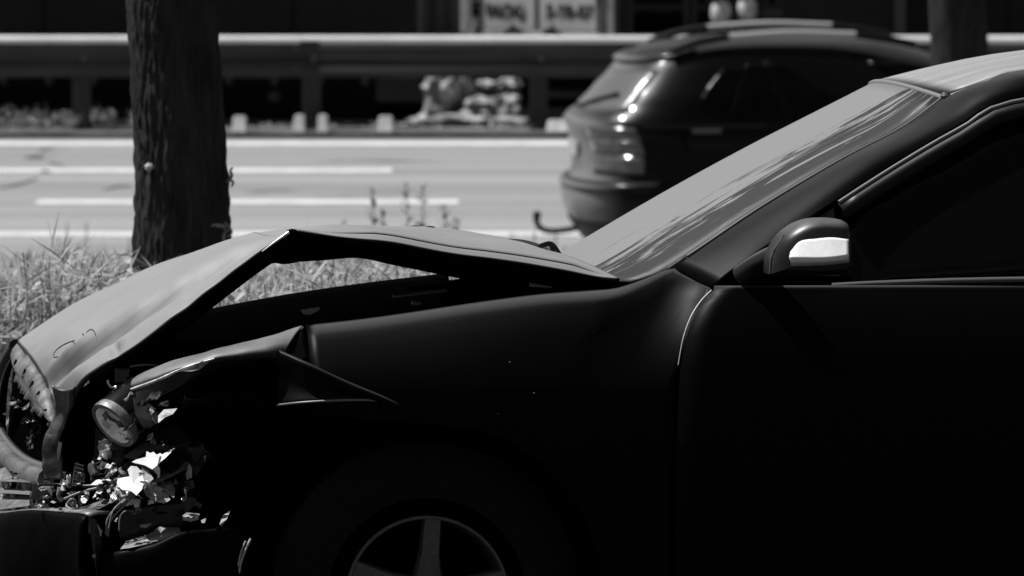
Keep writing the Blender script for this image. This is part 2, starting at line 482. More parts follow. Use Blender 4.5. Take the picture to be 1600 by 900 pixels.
# ================================================================== BEHIND THE GUARDRAIL
# dark semi-trailer, side on
YT = 73.3
TDARK = mat('trailer_dark_panel', 0.009, 0.5, spec=0.2, nscale=2, namp=0.4)
TCH = mat('trailer_chassis', 0.004, 0.7, spec=0.1)
tr = thing('semi_trailer', 'long dark dropside trailer parked side on behind the guardrail at the left', 'trailer', Matrix.Translation((0, YT, ZR + 0.03)))
x0, x1 = at(-900, 0, YT).x, at(652, 0, YT).x
zb = at(0, 62, YT).z - ZR
npan = 8
for i in range(npan):
    a = x0 + (x1 - x0) * i / npan; b = x0 + (x1 - x0) * (i + 1) / npan
    box('side_panel', (a + 0.012, -0.02, zb), (b - 0.012, 0.02, zb + 0.62), TDARK, tr, 0.006)
box('cargo_bed', (x0, 0.024, zb + 0.02), (x1, 2.5, zb + 0.56), TDARK, tr, 0.03)
box('chassis_beam', (x0 + 0.2, 0.35, zb - 0.28), (x1 - 0.3, 0.47, zb + 0.018), TCH, tr, 0.01)
box('chassis_beam', (x0 + 0.2, 1.95, zb - 0.28), (x1 - 0.3, 2.07, zb + 0.018), TCH, tr, 0.01)
box('side_skirt', (x0 + 0.3, 0.03, at(0, 184, YT).z - ZR - 0.03), (x1 - 0.35, 0.06, zb - 0.01), TCH, tr, 0.01)
MARK = mat('marker_lamp', 0.06, 0.4, nscale=30, namp=0.3)
for px in (-140, -65, 5, 76, 146, 218, 357, 428, 500, 570):
    p = at(px, 131, YT); 
    box('marker_lamp', (p.x - 0.03, 0.005, p.z - ZR - 0.045), (p.x + 0.03, 0.03, p.z - ZR + 0.03), MARK, tr, 0.012)
p = at(428, 158, YT); lathe('reflector', [(0.05, 0), (0.05, 0.015), (0.03, 0.022)], MARK, tr, (p.x, 0.03, p.z - ZR), (0, -1, 0), 16)
def truck_wheel(par, x, y, r=0.5, w=0.28, ny=-1):
    t = lathe('wheel', [(r * .55, 0), (r * .9, 0), (r, 0.05), (r, w - 0.05), (r * .9, w), (r * .55, w)], RUBBER, par, (x, y, r), (0, 1, 0), 32)
    lathe('rim', [(r * .56, -0.01), (r * .5, 0.03), (r * .2, 0.06), (r * .2, 0.02), (r * .05, 0.01)], TCH, t, (x, y, r), (0, 1, 0), 24)
for xx in (x1 - 6.4, x1 - 5.2, x1 - 4.0, x0 + 2.0): 
    truck_wheel(tr, xx, 0.08); truck_wheel(tr, xx, 2.14)
# dull grey container end beside it
YC = 77.6
cx0, cx1 = at(655, 0, YC).x, at(719, 0, YC).x
GREYB = mat('grey_panel', 0.045, 0.6, spec=0.1, nscale=3, namp=0.3)
ct = thing('storage_container', 'dull dark grey metal container between the dark trailer and the white lorry', 'container', Matrix.Translation((cx0, YC, ZR + 0.03)))
box('container_shell', (0, 0.03, 0.12), (cx1 - cx0 - 0.02, 5.8, 2.6), GREYB, ct, 0.02)
for i in range(3):
    w = (cx1 - cx0) / 3
    box('corrugation', (i * w + 0.02, 0.0, 0.2), (i * w + w * 0.6, 0.035, 2.5), GREYB, ct, 0.01)
box('corner_casting', (0.0, -0.006, 0.0), (0.12, 0.15, 0.118), TCH, ct, 0.01)
box('corner_casting', (cx1 - cx0 - 0.15, -0.006, 0.0), (cx1 - cx0 - 0.03, 0.15, 0.118), TCH, ct, 0.01)

# white box lorry, rear doors towards us, turned a little to the left
TWHITE = mat('white_lorry_panel', 0.62, 0.5, spec=0.2, nscale=3, namp=0.12)
TWF = mat('lorry_frame_grey', 0.42, 0.5, nscale=5, namp=0.3)
INK = mat('dark_lettering', 0.03, 0.6)
YB = 75.0
pA, pB = at(722, 0, YB), at(962, 0, YB)
ang = math.radians(-30)
wd = (pB.x - pA.x) / math.cos(ang)
lm = Matrix.Translation((pA.x, YB + 0.25, ZR + 0.03)) @ Matrix.Rotation(ang, 4, 'Z')
lo = thing('box_lorry', 'white box lorry seen from behind, phone number lettered on its two doors', 'lorry', lm)
zf = 0.62
def ly(px): return (px - 722) / 240.0 * wd
half = ly(842)
for k, (a, b) in enumerate(((ly(737), half - 0.022), (half + 0.022, ly(938)))):
    d = box('rear_door', (a, -0.03, zf + 0.05), (b, 0.03, zf + 2.2), TWHITE, lo, 0.01)
    for zz in (0.35, 1.1, 1.9):
        box('hinge', ((a - 0.05) if k == 0 else b - 0.06, -0.05, zf + zz), ((a + 0.06) if k == 0 else b + 0.05, -0.031, zf + zz + 0.07), DULLM, d, 0.006)
    xr = half - 0.09 if k == 0 else half + 0.09
    tube('lock_rod', [(xr * 0 + (a + 0.02 if k == 0 else b - 0.02), -0.05, zf + 0.06), (a + 0.02 if k == 0 else b - 0.02, -0.05, zf + 2.2)], 0.014, TWF, d)
box('door_gasket', (half - 0.02, -0.012, zf + 0.05), (half + 0.02, 0.012, zf + 2.2), INK, lo, 0.004)
box('frame_post', (0, -0.035, zf), (ly(735), 0.05, zf + 2.3), TWF, lo, 0.012)
box('frame_post', (ly(940), -0.035, zf), (wd, 0.05, zf + 2.3), TWF, lo, 0.012)
box('frame_sill', (ly(735.5), -0.034, zf - 0.1), (ly(939.5), 0.05, zf + 0.045), TWF, lo, 0.012)
box('cargo_box', (0.01, 0.055, zf), (wd - 0.01, 3.2, zf + 2.3), TWHITE, lo, 0.02)
box('chassis', (0.2, 0.2, 0.42), (wd - 0.2, 4.8, zf - 0.102), TCH, lo, 0.02)
for yv in (0.9, 4.2):
    for xv in (0.05, wd - 0.25):
        lathe('wheel', [(0.2, 0), (0.33, 0.01), (0.36, 0.05), (0.36, 0.15), (0.33, 0.19), (0.2, 0.2)], RUBBER, lo, (xv, yv, 0.36), (1, 0, 0), 28)
box('cab', (0.06, 3.4, 0.45), (wd - 0.06, 4.9, 2.0), TWHITE, lo, 0.12, 3)
box('tail_lamp', (0.03, -0.04, zf - 0.28), (0.26, 0.06, zf - 0.14), mat('tail_lamp_glass', 0.06, 0.2), lo, 0.02)
box('tail_lamp', (wd - 0.26, -0.04, zf - 0.28), (wd - 0.03, 0.06, zf - 0.14), MATS['tail_lamp_glass'], lo, 0.02)
def lettering(txt, x, z, size, par, y=-0.0335, m=INK, sx=1.0):
    cu = bpy.data.curves.new('lettering', 'FONT'); cu.body = txt; cu.size = size; cu.extrude = 0.0015
    cu.align_x = 'LEFT'; cu.offset = 0.004
    tmp = bpy.data.objects.new('lettering_tmp', cu); COL.objects.link(tmp)
    dg = bpy.context.evaluated_depsgraph_get()
    me = bpy.data.meshes.new_from_object(tmp.evaluated_get(dg))
    bpy.data.objects.remove(tmp)
    me.materials.clear()
    for v in me.vertices:
        v.co = Vector((x + v.co.x * sx, y - v.co.z, z + v.co.y))
    return link('lettering', me, m, par)
def lz(py): return at(800, py, YB).z - ZR - 0.03
dL, dR = [c for c in lo.children if c.name.startswith('rear_door')]
h = (lz(5) - lz(25))
lettering('06(36)', ly(762), lz(25), h * 1.38, dL, sx=0.98)
lettering('5-98-07', ly(855), lz(24), h * 1.38, dR, sx=0.98)
# telephone symbol in front of the number
cxp = ly(746); czp = (lz(6) + lz(25)) / 2
hs = [(-.055, .02), (-.06, .05), (-.03, .068), (.03, .068), (.06, .05), (.055, .02), (.03, .02), (.03, .035), (-.03, .035), (-.03, .02)]
plate('telephone_symbol', [(cxp + x, -0.0345, czp + z) for x, z in hs], INK, dL, 0.003, (0, 1, 0))
bs = [(-.025, .025), (.025, .025), (.055, -.03), (.055, -.06), (-.055, -.06), (-.055, -.03)]
plate('telephone_symbol', [(cxp + x, -0.0345, czp + z) for x, z in bs], INK, dL, 0.003, (0, 1, 0))
# small winged emblems low on both doors
def emblem(px, par, flip=1):
    c = ly(px); z = lz(46)
    out = [(-.11, -.035), (-.05, .0), (-.02, .03), (0, .065), (.015, .03), (.05, .02), (.11, -.02), (.06, -.035), (0, -.03), (-.06, -.045)]
    plate('emblem', [(c + flip * x, -0.0345, z + zz) for x, zz in out], INK, par, 0.003, (0, 1, 0))
emblem(804, dL); emblem(866, dR, -1)

# grey building behind the SUV
YW = 73.9
WALLM = mat('grey_render', 0.030, 0.85, spec=0.1, nscale=2, namp=0.25, bump=0.2, bscale=10)
FRM = mat('window_frame_grey', 0.07, 0.6)
bl = thing('rendered_wall', 'long grey rendered wall with dark windows beyond the guardrail at the right', 'wall', Matrix.Translation((at(966, 0, YW).x, YW, ZR + 0.03)))
bx0 = at(966, 0, YW).x
def bX(px): return at(px, 0, YW).x - bx0
def bZ(py): return at(800, py, YW).z - ZR - 0.03
wins = [(984, 1074, 4, 58), (1084, 1112, 4, 58), (1196, 1217, -30, 15)]
zt = bZ(-420)
# wall in pieces around the openings
edges = [0, bX(984), bX(1074), bX(1084), bX(1150), bX(1196), bX(1217), bX(1396)]
def wl(a, b, z0, z1): return box('wall', (a, 0, z0), (b, 0.2, z1), WALLM, bl)
wl(0, bX(984), 0, zt); wl(bX(1074), bX(1084), 0, zt); wl(bX(1150), bX(1196), 0, zt); wl(bX(1217), bX(1396), 0, zt)
for a, b, t, u in ((984, 1074, -60, 58), (1084, 1150, -60, 58), (1196, 1217, -60, 15)):
    A, B, T, B2 = bX(a), bX(b), bZ(t), bZ(u)
    wl(A, B, 0, B2); wl(A, B, T, zt)
    w = box('window', (A + 0.02, 0.10, B2 + 0.02), (B - 0.02, 0.12, T - 0.02), GLASSB, bl)
    for (c, d, e, f) in ((A, A + 0.03, B2, T), (B - 0.03, B, B2, T)): box('window_frame', (c, 0.07, e), (d, 0.15, f), FRM, w)
    box('window_frame', (A + 0.03, 0.07, B2), (B - 0.03, 0.15, B2 + 0.03), FRM, w)
    box('window_frame', (A + 0.03, 0.07, T - 0.03), (B - 0.03, 0.15, T), FRM, w)
    box('sill', (A - 0.03, -0.05, B2 - 0.05), (B + 0.03, 0.06, B2 - 0.003), FRM, w)
box('coping', (-0.02, -0.05, zt + 0.002), (bX(1396), 0.25, zt + 0.1), WALLM, bl, 0.02)
box('corner_pilaster', (bX(1397), -0.08, 0), (bX(1412), 0.2, zt), mat('pale_pilaster', 0.09, 0.8), bl, 0.01)
# dark shed further right
sh = thing('dark_shed', 'dark boarded shed behind the thin tree at the right edge', 'shed', Matrix.Translation((at(1418, 0, YW).x, YW + 0.4, ZR + 0.03)))
for i in range(12):
    box('board', (i * 0.30, 0, 0), (i * 0.30 + 0.288, 0.05, 3.0), TDARK, sh, 0.004)
box('shed_body', (0, 0.052, 0), (3.59, 3, 2.98), TDARK, sh)
# two white lanterns on a bracket
LANT = mat('white_lantern_glass', 0.62, 0.3, spec=0.4, nscale=12, namp=0.4)
for i, (px, py, lab) in enumerate(((1126, 17, 'left one of two white globe lamps showing above the car roof rail'), (1168, 12, 'right one of two white globe lamps showing above the car roof rail'))):
    p = at(px, py, 73.2)
    lt = thing('globe_lamp', lab, 'lamp', Matrix.Translation((p.x, 73.2, ZR + 0.03)), 'globe lamps beyond the guardrail')
    h = p.z - ZR - 0.03
    tube('pole', [(0, 0, 0), (0, 0, h - 0.1)], 0.022, TCH, lt, 10)
    lathe('globe', [(0.03, -0.11), (0.07, -0.09), (0.085, -0.03), (0.08, 0.03), (0.06, 0.075), (0.03, 0.1), (0.01, 0.105)], LANT, lt, (0, 0, h), (0, 0, 1), 20)
    lathe('cap', [(0.09, 0), (0.09, 0.02), (0.05, 0.05), (0.01, 0.06)], TCH, lt, (0, 0, h + 0.106), (0, 0, 1), 20)
    lathe('collar', [(0.05, 0), (0.05, 0.03), (0.03, 0.04)], TCH, lt, (0, 0, h - 0.14), (0, 0, 1), 16)

# pale rubble under the rail, beside the lorry
PALE = mat('pale_stone', 0.27, 0.9, spec=0.1, nscale=9, namp=0.95, bump=1.0, bscale=18)
def stone(name, x0, x1, y0, y1, Y, dep, label, cat, seed, group=None, rough=0.18, sq=3.0):
    a, b = at(x0, y1, Y), at(x1, y0, Y)
    c = (a + b) / 2; sx_, sz_ = (b.x - a.x) / 2, (b.z - a.z) / 2
    bm = bmesh.new(); bmesh.ops.create_icosphere(bm, subdivisions=3, radius=1)
    for v in bm.verts:
        d = v.co.normalized(); q = (abs(d.x) ** sq + abs(d.y) ** sq + abs(d.z) ** sq) ** (-1 / sq)
        k = q * (1 + rough * 2.2 * noise.fractal(d * 2.3 + Vector((seed, seed * 2.3, 0)), 1, 2, 3))
        v.co = Vector((d.x * k * sx_, d.y * k * dep, d.z * k * sz_))
    me = bpy.data.meshes.new(name); bm.to_mesh(me); bm.free()
    o = link(name, me, PALE); o.location = c
    o.rotation_euler = (0, 0, 0)
    return tag(o, label, cat, group)
YS = 72.75
stone('stone_slab', 645, 826, 178, 213, YS, 0.35, 'low broad pale stone slab lying under the guardrail', 'stone', 3, sq=5, rough=0.1)
stone('upright_stone', 664, 712, 112, 184, YS + 0.1, 0.2, 'tall pale upright stone, leftmost of the stones behind the guardrail', 'stone', 5, sq=4, rough=0.22)
stone('upright_stone', 706, 734, 116, 182, YS + 0.3, 0.18, 'narrow leaning pale stone touching the tall upright stone', 'stone', 11, sq=3, rough=0.4)
stone('boulder', 728, 775, 152, 184, YS, 0.22, 'rounded pale boulder in the middle of the stone heap', 'stone', 8, rough=0.3)
stone('boulder', 772, 812, 150, 186, YS + 0.05, 0.2, 'rightmost pale boulder of the stone heap', 'stone', 14, rough=0.3)
stone('boulder', 742, 776, 126, 140, YS + 0.6, 0.15, 'small flat pale stone above the middle boulder', 'stone', 17)
stone('boulder', 780, 812, 122, 146, YS + 0.6, 0.15, 'small pale stone above the rightmost boulder', 'stone', 21, rough=0.35)
# dark bent hose in front of the slab
ho = tube('bent_hose', [at(x, y, 71.98) for x, y in ((596, 212), (630, 203), (665, 196), (710, 193), (760, 196), (800, 203), (828, 210))], 0.035, RUBBER, None, 10, 30)
tag(ho, 'dark bent hose lying in an arc before the pale stone slab', 'hose')
# white marker blocks along the far edge
MB = mat('marker_block_paint', 0.6, 0.7, nscale=12, namp=0.4)
labs = ['leftmost white marker block, just right of the big tree trunk', 'white marker block just left of the guardrail post near the middle', 'white marker block just right of the guardrail post near the middle', 'white marker block standing alone left of the dark hose', 'wide white block right beside the tail of the passing car']
for (a, b, t, u), lab in zip(((363, 386, 184, 212), (459, 477, 182, 212), (496, 513, 182, 212), (590, 615, 184, 212), (853, 890, 190, 214)), labs):
    q0, q1 = at(a, u, 71.12), at(b, t, 71.12)
    w2 = (q1.x - q0.x) / 2; hh = q1.z - ZR - 0.05
    bm = bmesh.new(); bmesh.ops.create_cube(bm, size=1)
    for v in bm.verts:
        tp = 0.82 if v.co.z > 0 else 1.0
        v.co = Vector((v.co.x * 2 * w2 * tp, v.co.y * (0.16 if v.co.z < 0 else 0.05), (v.co.z + 0.5) * (hh + 0.02)))
    bmesh.ops.bevel(bm, geom=bm.edges[:], offset=0.012, segments=2, affect='EDGES')
    me = bpy.data.meshes.new('marker_block'); bm.to_mesh(me); bm.free()
    o = link('marker_block', me, MB); o.location = ((q0.x + q1.x) / 2, 71.12, ZR + 0.045)
    tag(o, lab, 'block', 'white blocks along the far road edge')

# ================================================================== TREES
BARK = mat('bark', 0.032, 0.95, spec=0.05, nscale=22, namp=0.5, stretch=(1, 1, 0.25), bump=0.8, bscale=70)
LEAF = mat('tree_leaf', 0.07, 0.6, spec=0.2, nscale=3, namp=0.4)
SCAR = mat('bare_wood', 0.35, 0.8, nscale=40, namp=0.5)
def tree(label, Y, prof, crown_z, crown_r, nleaf, seed, fine=True):
    """prof: (py, left px, right px) of the trunk where the picture shows it"""
    rnd = random.Random(seed)
    zs = []
    for py, l, r in prof:
        a, b = at(l, py, Y), at(r, py, Y)
        zs.append((a.z, (a.x + b.x) / 2, (b.x - a.x) / 2))
    zs.sort()
    g0 = gz(Y) - 0.1; H = crown_z + crown_r * 0.9
    base = Vector((zs[0][1], Y, gz(Y)))
    def sec(z):
        if z <= zs[0][0]:
            k = (zs[0][0] - z) / max(zs[0][0] - g0, 0.01)
            return zs[0][1], zs[0][2] * (1 + 0.35 * k ** 2.5)
        for i in range(len(zs) - 1):
            if z <= zs[i + 1][0]:
                t = (z - zs[i][0]) / (zs[i + 1][0] - zs[i][0])
                return zs[i][1] + (zs[i + 1][1] - zs[i][1]) * t, zs[i][2] + (zs[i + 1][2] - zs[i][2]) * t
        t = (z - zs[-1][0]) / (H - zs[-1][0])
        return zs[-1][1] + 0.25 * math.sin(t * 3), zs[-1][2] * (1 - 0.85 * t)
    root = thing('tree', label, 'tree', Matrix.Translation(base))
    zl = []; z = g0
    while z < H:
        zl.append(z); z += 0.011 if (fine and z < zs[-1][0] + 0.25) else 0.12
    seg = 168 if fine else 40
    vs = []; fs = []
    for i, z in enumerate(zl):
        cx, r = sec(z)
        for j in range(seg):
            th = 2 * math.pi * j / seg
            q = Vector((math.cos(th) * 8.5, math.sin(th) * 8.5, z * 6.5 + seed))
            wv = noise.noise(q * 0.45) * 0.9
            rid = min(1, abs(noise.noise(q + Vector((wv, wv, 0)))) * 2.6) ** 0.6 * .6 + .5 * abs(noise.noise(q * 2.6)) + .25 * noise.noise(q * 5.5)
            d = (rid * 0.085 - 0.055) + 0.04 * noise.noise(Vector((math.cos(th), math.sin(th), z * 1.3 + seed)))
            rr = r * (1 + d * 1.5 * (1 if fine else 0.8))
            vs.append((cx + rr * math.cos(th) - base.x, rr * math.sin(th), z - base.z))
    for i in range(len(zl) - 1):
        for j in range(seg):
            j2 = (j + 1) % seg
            fs.append((i * seg + j, i * seg + j2, (i + 1) * seg + j2, (i + 1) * seg + j))
    tk = raw('trunk', vs, fs, BARK, root, True)
    # limbs and crown
    tips = []
    for k in range(7):
        a = k * 2.4 + rnd.random(); z0 = crown_z - crown_r * 0.55 + k * 0.25
        cx, r = sec(z0); L = crown_r * (0.7 + 0.3 * rnd.random())
        p0 = Vector((cx, Y, z0)); p2 = p0 + Vector((math.cos(a) * L, math.sin(a) * L, L * 0.75)); p1 = (p0 + p2) / 2 + Vector((0, 0, 0.15 * L))
        tube('limb', [p - base for p in (p0, p1, p2)], r * 0.45, BARK, root, 8, 10, taper=(1, 0.25)); tips += [p1, p2]
    vs = []; fs = []
    cl = [t + Vector((rnd.gauss(0, .35), rnd.gauss(0, .35), rnd.gauss(0, .3))) * crown_r * 0.6 for t in tips for _ in range(6)]
    cc = Vector((sec(crown_z)[0], Y, crown_z + crown_r * .3))
    for _ in range(nleaf):
        c = rnd.choice(cl); p = c + Vector((rnd.gauss(0, 1), rnd.gauss(0, 1), rnd.gauss(0, 0.8))) * 0.28
        if p.z < crown_z - crown_r * 0.6: continue
        d = Vector((rnd.gauss(0, 1), rnd.gauss(0, 1), rnd.gauss(0, 0.6))).normalized(); e = d.cross(Vector((rnd.random(), rnd.random(), 1))).normalized()
        s = 0.05 + 0.05 * rnd.random(); b_ = len(vs); p = p - base
        vs += [p - d * s, p + e * s * 0.45, p + d * s, p - e * s * 0.45]; fs.append((b_, b_ + 1, b_ + 2, b_ + 3))
    raw('crown', vs, fs, LEAF, root)
    return root, base
TY = 24.0
t1, b1 = tree('thick dark tree trunk with rough furrowed bark standing behind the crumpled bonnet', TY,
              [(0, 199, 338), (100, 205, 345), (200, 209, 352), (300, 210, 357), (430, 206, 360), (560, 200, 366)], 9.4, 2.2, 9000, 4)
t2, b2 = tree('thin dark tree trunk at the right above the car roof', 47.0, [(-20, 1450, 1538), (60, 1453, 1543), (150, 1453, 1546)], 8.0, 2.0, 6000, 9, fine=False)
# knot scar and sprouts on the big trunk
p = at(233, 262, TY - 0.105) - b1
bm = bmesh.new(); bmesh.ops.create_icosphere(bm, subdivisions=3, radius=1)
for v in bm.verts:
    k = 1 + 0.5 * noise.noise(v.co * 2.2); v.co = Vector((v.co.x * 0.011 * k + .006 * v.co.z * v.co.x, v.co.y * 0.012, v.co.z * 0.012 * k)) + p
me = bpy.data.meshes.new('bark_scar'); bm.to_mesh(me); bm.free(); link('bark_scar', me, SCAR, t1)
SPR = mat('dry_sprout', 0.20, 0.8, nscale=30, namp=0.4)
def spr(pts, Y, r): return tube('sprout', [at(x, y, Y) - b1 for x, y in pts], r, SPR, t1, 6, 24, taper=(1, 0.5))
spr([(358, 385), (350, 375), (352, 362), (360, 358), (352, 352), (342, 354), (332, 350)], TY - .14, 0.005)
spr([(352, 358), (346, 352), (338, 351), (330, 354)], TY - .15, 0.004)
spr([(356, 370), (362, 362), (355, 350), (350, 347)], TY - .10, 0.004)
spr([(354, 285), (362, 275), (360, 266), (364, 262)], TY - .04, 0.006)
spr([(356, 280), (364, 284), (362, 292)], TY - .04, 0.005)

# ================================================================== WEEDS
LF = [mat('weed_leaf_pale', 0.46, 0.55, spec=0.35), mat('weed_leaf', 0.20, 0.6, spec=0.3), mat('weed_leaf_dry', 0.55, 0.7, spec=0.2), mat('weed_dark', 0.07, 0.8, spec=0.1)]
def leafy(m, val, k=0.42):
    n = m.node_tree; b = n.nodes['Principled BSDF']; o_ = n.nodes['Material Output']
    t = n.nodes.new('ShaderNodeBsdfTranslucent'); t.inputs[0].default_value = (val, val, val, 1)
    mx = n.nodes.new('ShaderNodeMixShader'); mx.inputs[0].default_value = k
    n.links.new(b.outputs[0], mx.inputs[1]); n.links.new(t.outputs[0], mx.inputs[2]); n.links.new(mx.outputs[0], o_.inputs[0])
leafy(LF[0], .46); leafy(LF[1], .20); leafy(LF[2], .5)
def leafmesh(name, plants, parent=None):
    vs = []; fs = []; mi = []
    rnd = random.Random(21)
    for (x, y, z, h, kind) in plants:
        nb = 10 if kind != 2 else 13
        if kind == 3: nb = 18
        for b_ in range(nb):
            a = rnd.uniform(0, 6.283); lean = rnd.uniform(0.1, 0.75); hh = h * rnd.uniform(0.45, 1.0)
            d = Vector((math.cos(a), math.sin(a), 0)); s = Vector((-math.sin(a), math.cos(a), 0))
            if kind == 3:       # tangle of thin bent blades and small leaves around a leaning stem
                up_ = h * (1 - .7 * rnd.random() ** 1.5)
                p0 = Vector((x, y, z)) + Vector((rnd.gauss(0, .05), rnd.gauss(0, .05), up_))
                q = Vector((rnd.gauss(0, 1), rnd.gauss(0, 1), rnd.gauss(.35, .8))).normalized(); s2 = q.cross(Vector((rnd.random() - .5, rnd.random() - .5, rnd.random()))).normalized()
                thin = rnd.random() < .6
                L = rnd.uniform(.06, .16) if thin else rnd.uniform(.018, .05); w = rnd.uniform(.0016, .0032) if thin else L * rnd.uniform(.2, .36)
                dp = Vector((0, 0, -L * .25 * rnd.random())); k = len(vs)
                vs += [p0 - s2 * w * (.8 if thin else .1), p0 + s2 * w * (.8 if thin else .1), p0 + q * L * .5 + s2 * w, p0 + q * L * .5 - s2 * w, p0 + q * L + dp]
                fs += [(k, k + 1, k + 2, k + 3), (k + 3, k + 2, k + 4)]; m_ = rnd.choice((0, 0, 1, 2)); mi += [m_, m_]
            elif kind == 0:       # grass blade
                w = 0.0042 if h < .35 else 0.0028; p0 = Vector((x, y, z)); p1 = p0 + d * (hh * lean * .35) + Vector((0, 0, hh * .6)); p2 = p0 + d * (hh * lean) + Vector((0, 0, hh * (1 - .3 * lean)))
                k = len(vs); vs += [p0 - s * w, p0 + s * w, p1 + s * w, p1 - s * w, p2]
                fs += [(k, k + 1, k + 2, k + 3), (k + 3, k + 2, k + 4)]; m_ = rnd.choice((0, 1, 1, 2)); mi += [m_, m_]
            else:               # leafy weed: leaves along a leaning stem
                zz = hh * (b_ + 1) / nb if kind == 2 else h * (1 - .62 * (b_ / nb) ** 1.2) if kind == 3 else hh
                p0 = Vector((x, y, z)) + d * (0.02 + 0.05 * rnd.random()) + Vector((0, 0, zz))
                L = rnd.uniform(0.025, 0.07) * (1.15 - 0.5 * zz / max(h, .01)) * (.7 if kind == 3 else 1); w = L * rnd.uniform(.14, .34)
                tl = rnd.uniform(-0.5, 0.7); q = (d + Vector((0, 0, tl))).normalized()
                rr = rnd.uniform(-.6, .6); s2 = (s + Vector((0, 0, rr))).normalized()
                k = len(vs); vs += [p0, p0 + q * L * .5 + s2 * w, p0 + q * L, p0 + q * L * .5 - s2 * w]
                fs.append((k, k + 1, k + 2, k + 3)); mi.append(rnd.choice((0, 0, 1, 1, 2)))
        if kind == 3:
            k = len(vs); w = 0.0022; tx, ty_ = rnd.gauss(0, .09) * h, rnd.gauss(0, .09) * h
            vs += [Vector((x - w, y, z)), Vector((x + w, y, z)), Vector((x + tx + w * .6, y + ty_, z + h)), Vector((x + tx - w * .6, y + ty_, z + h))]; fs.append((k, k + 1, k + 2, k + 3)); mi.append(1)
        elif kind:
            k = len(vs); w = 0.004
            vs += [Vector((x - w, y, z)), Vector((x + w, y, z)), Vector((x + w, y, z + h)), Vector((x - w, y, z + h))]; fs.append((k, k + 1, k + 2, k + 3)); mi.append(1)
    me = bpy.data.meshes.new(name); me.from_pydata([tuple(v) for v in vs], [], fs)
    for m_ in LF: me.materials.append(m_)
    me.polygons.foreach_set('material_index', mi); me.update()
    o = bpy.data.objects.new(name, me); COL.objects.link(o)
    if parent: o.parent = parent
    return o
rnd = random.Random(5)
pl = []
for _ in range(27000):
    y = 22 + 32.2 * rnd.random() ** 0.9; x = rnd.uniform(-1, 1) * (0.085 * y + 0.8)
    if (x - b1.x) ** 2 + (y - b1.y) ** 2 < 0.04: continue
    n_ = noise.noise(Vector((x * 0.9, y * 0.35, 3)))
    h = max(0.05, 0.17 + 0.13 * n_ + rnd.gauss(0, 0.05)); 
    if rnd.random() < 0.05: h *= 1.8
    pl.append((x, y, gz(y), h, rnd.choice((0, 0, 1, 2, 2))))
for _ in range(15000):
    Y = 22.0 + 11 * rnd.random() ** 1.3; px = rnd.uniform(-90, 780) if _ < 9000 else rnd.choice((rnd.uniform(-900, -90), rnd.uniform(780, 1900)))
    tp = 418 + 26 * noise.noise(Vector((px * .012, Y * .6, 1))) + abs(rnd.gauss(0, 55)) - (rnd.random() < .04) * rnd.uniform(0, 34)
    if px > 205: tp = max(tp, 404) + (40 if px < 470 else 30 if px > 720 else 0)
    if px < 90: tp += 10
    q = at(px, tp, Y); h = q.z - gz(Y)
    if h > .12 and (q.x - b1.x) ** 2 + (Y - b1.y) ** 2 > .05: pl.append((q.x, Y, gz(Y), h, rnd.choice((3, 3, 3, 0))))
w = leafmesh('verge_weeds', pl); struct(w, 'stuff'); w['label'] = 'sunlit rough grass and leafy weeds covering the verge behind the wreck'; w['category'] = 'weeds'
pl = []
for _ in range(900):
    x = rnd.uniform(-7, 7); y = rnd.uniform(71.3, 71.72); k = 1.0 if x < -2.9 else 0.12
    if k < 1 and rnd.random() < 0.6: continue
    pl.append((x, y, ZR + 0.05, (0.05 + 0.16 * rnd.random() ** 2) * k + 0.02, rnd.choice((0, 1))))
w = leafmesh('kerbside_grass', pl); struct(w, 'stuff'); w['label'] = 'short pale grass tufts along the foot of the guardrail'; w['category'] = 'grass'
# tall seed stalks in front of the road
def stalk(px, pyt, Y, label, seed, lean=0.03):
    r_ = random.Random(seed); q = at(px, pyt, Y); g = gz(Y); h = q.z - g
    root = thing('tall_weed', label, 'weed', Matrix.Translation((q.x, Y, g)), 'tall weeds before the road')
    pts = [Vector((lean * math.sin(t * 2.2) * h, 0.02 * t, h * t)) for t in (0, .25, .5, .75, 1)]
    tube('stem', pts, 0.004, LF[3], root, 6, 14, taper=(1.2, 0.5))
    vs = []; fs = []
    for i in range(46):
        t = 0.25 + 0.75 * (i / 46); z = h * t; a = r_.uniform(0, 6.28); L = (0.13 - 0.085 * t) * r_.uniform(.6, 1.2)
        p0 = Vector((lean * math.sin(t * 2.2) * h, 0.02 * t, z)); d = Vector((math.cos(a), math.sin(a), r_.uniform(.3, 1.2))).normalized(); s = d.cross(Vector((0, 0, 1))).normalized() * L * .2
        k = len(vs); vs += [p0, p0 + d * L * .5 + s, p0 + d * L, p0 + d * L * .5 - s]; fs.append((k, k + 1, k + 2, k + 3))
    raw('leaves', vs, fs, LF[3], root)
for px, pt, Y, sd, ln, lab in ((578, 298, 44, 1, .02, 'leftmost tall thin weed rising before the pale road'), (604, 328, 43, 2, -.03, 'short dark weed between two taller ones before the road'),
                           (632, 288, 42.5, 3, .02, 'tallest dark leafy weed before the road, left of a twin'), (652, 290, 43.5, 4, .04, 'tall dark weed leaning against the tallest one'),
                           (686, 318, 44, 5, .05, 'fainter weed right of the tallest pair before the road'), (716, 345, 45, 6, .0, 'lowest weed, rightmost of the stalks before the road'),
                           (535, 345, 45, 7, .0, 'small low weed, left of all the tall stalks')):
    stalk(px, pt, Y, lab, sd, ln)

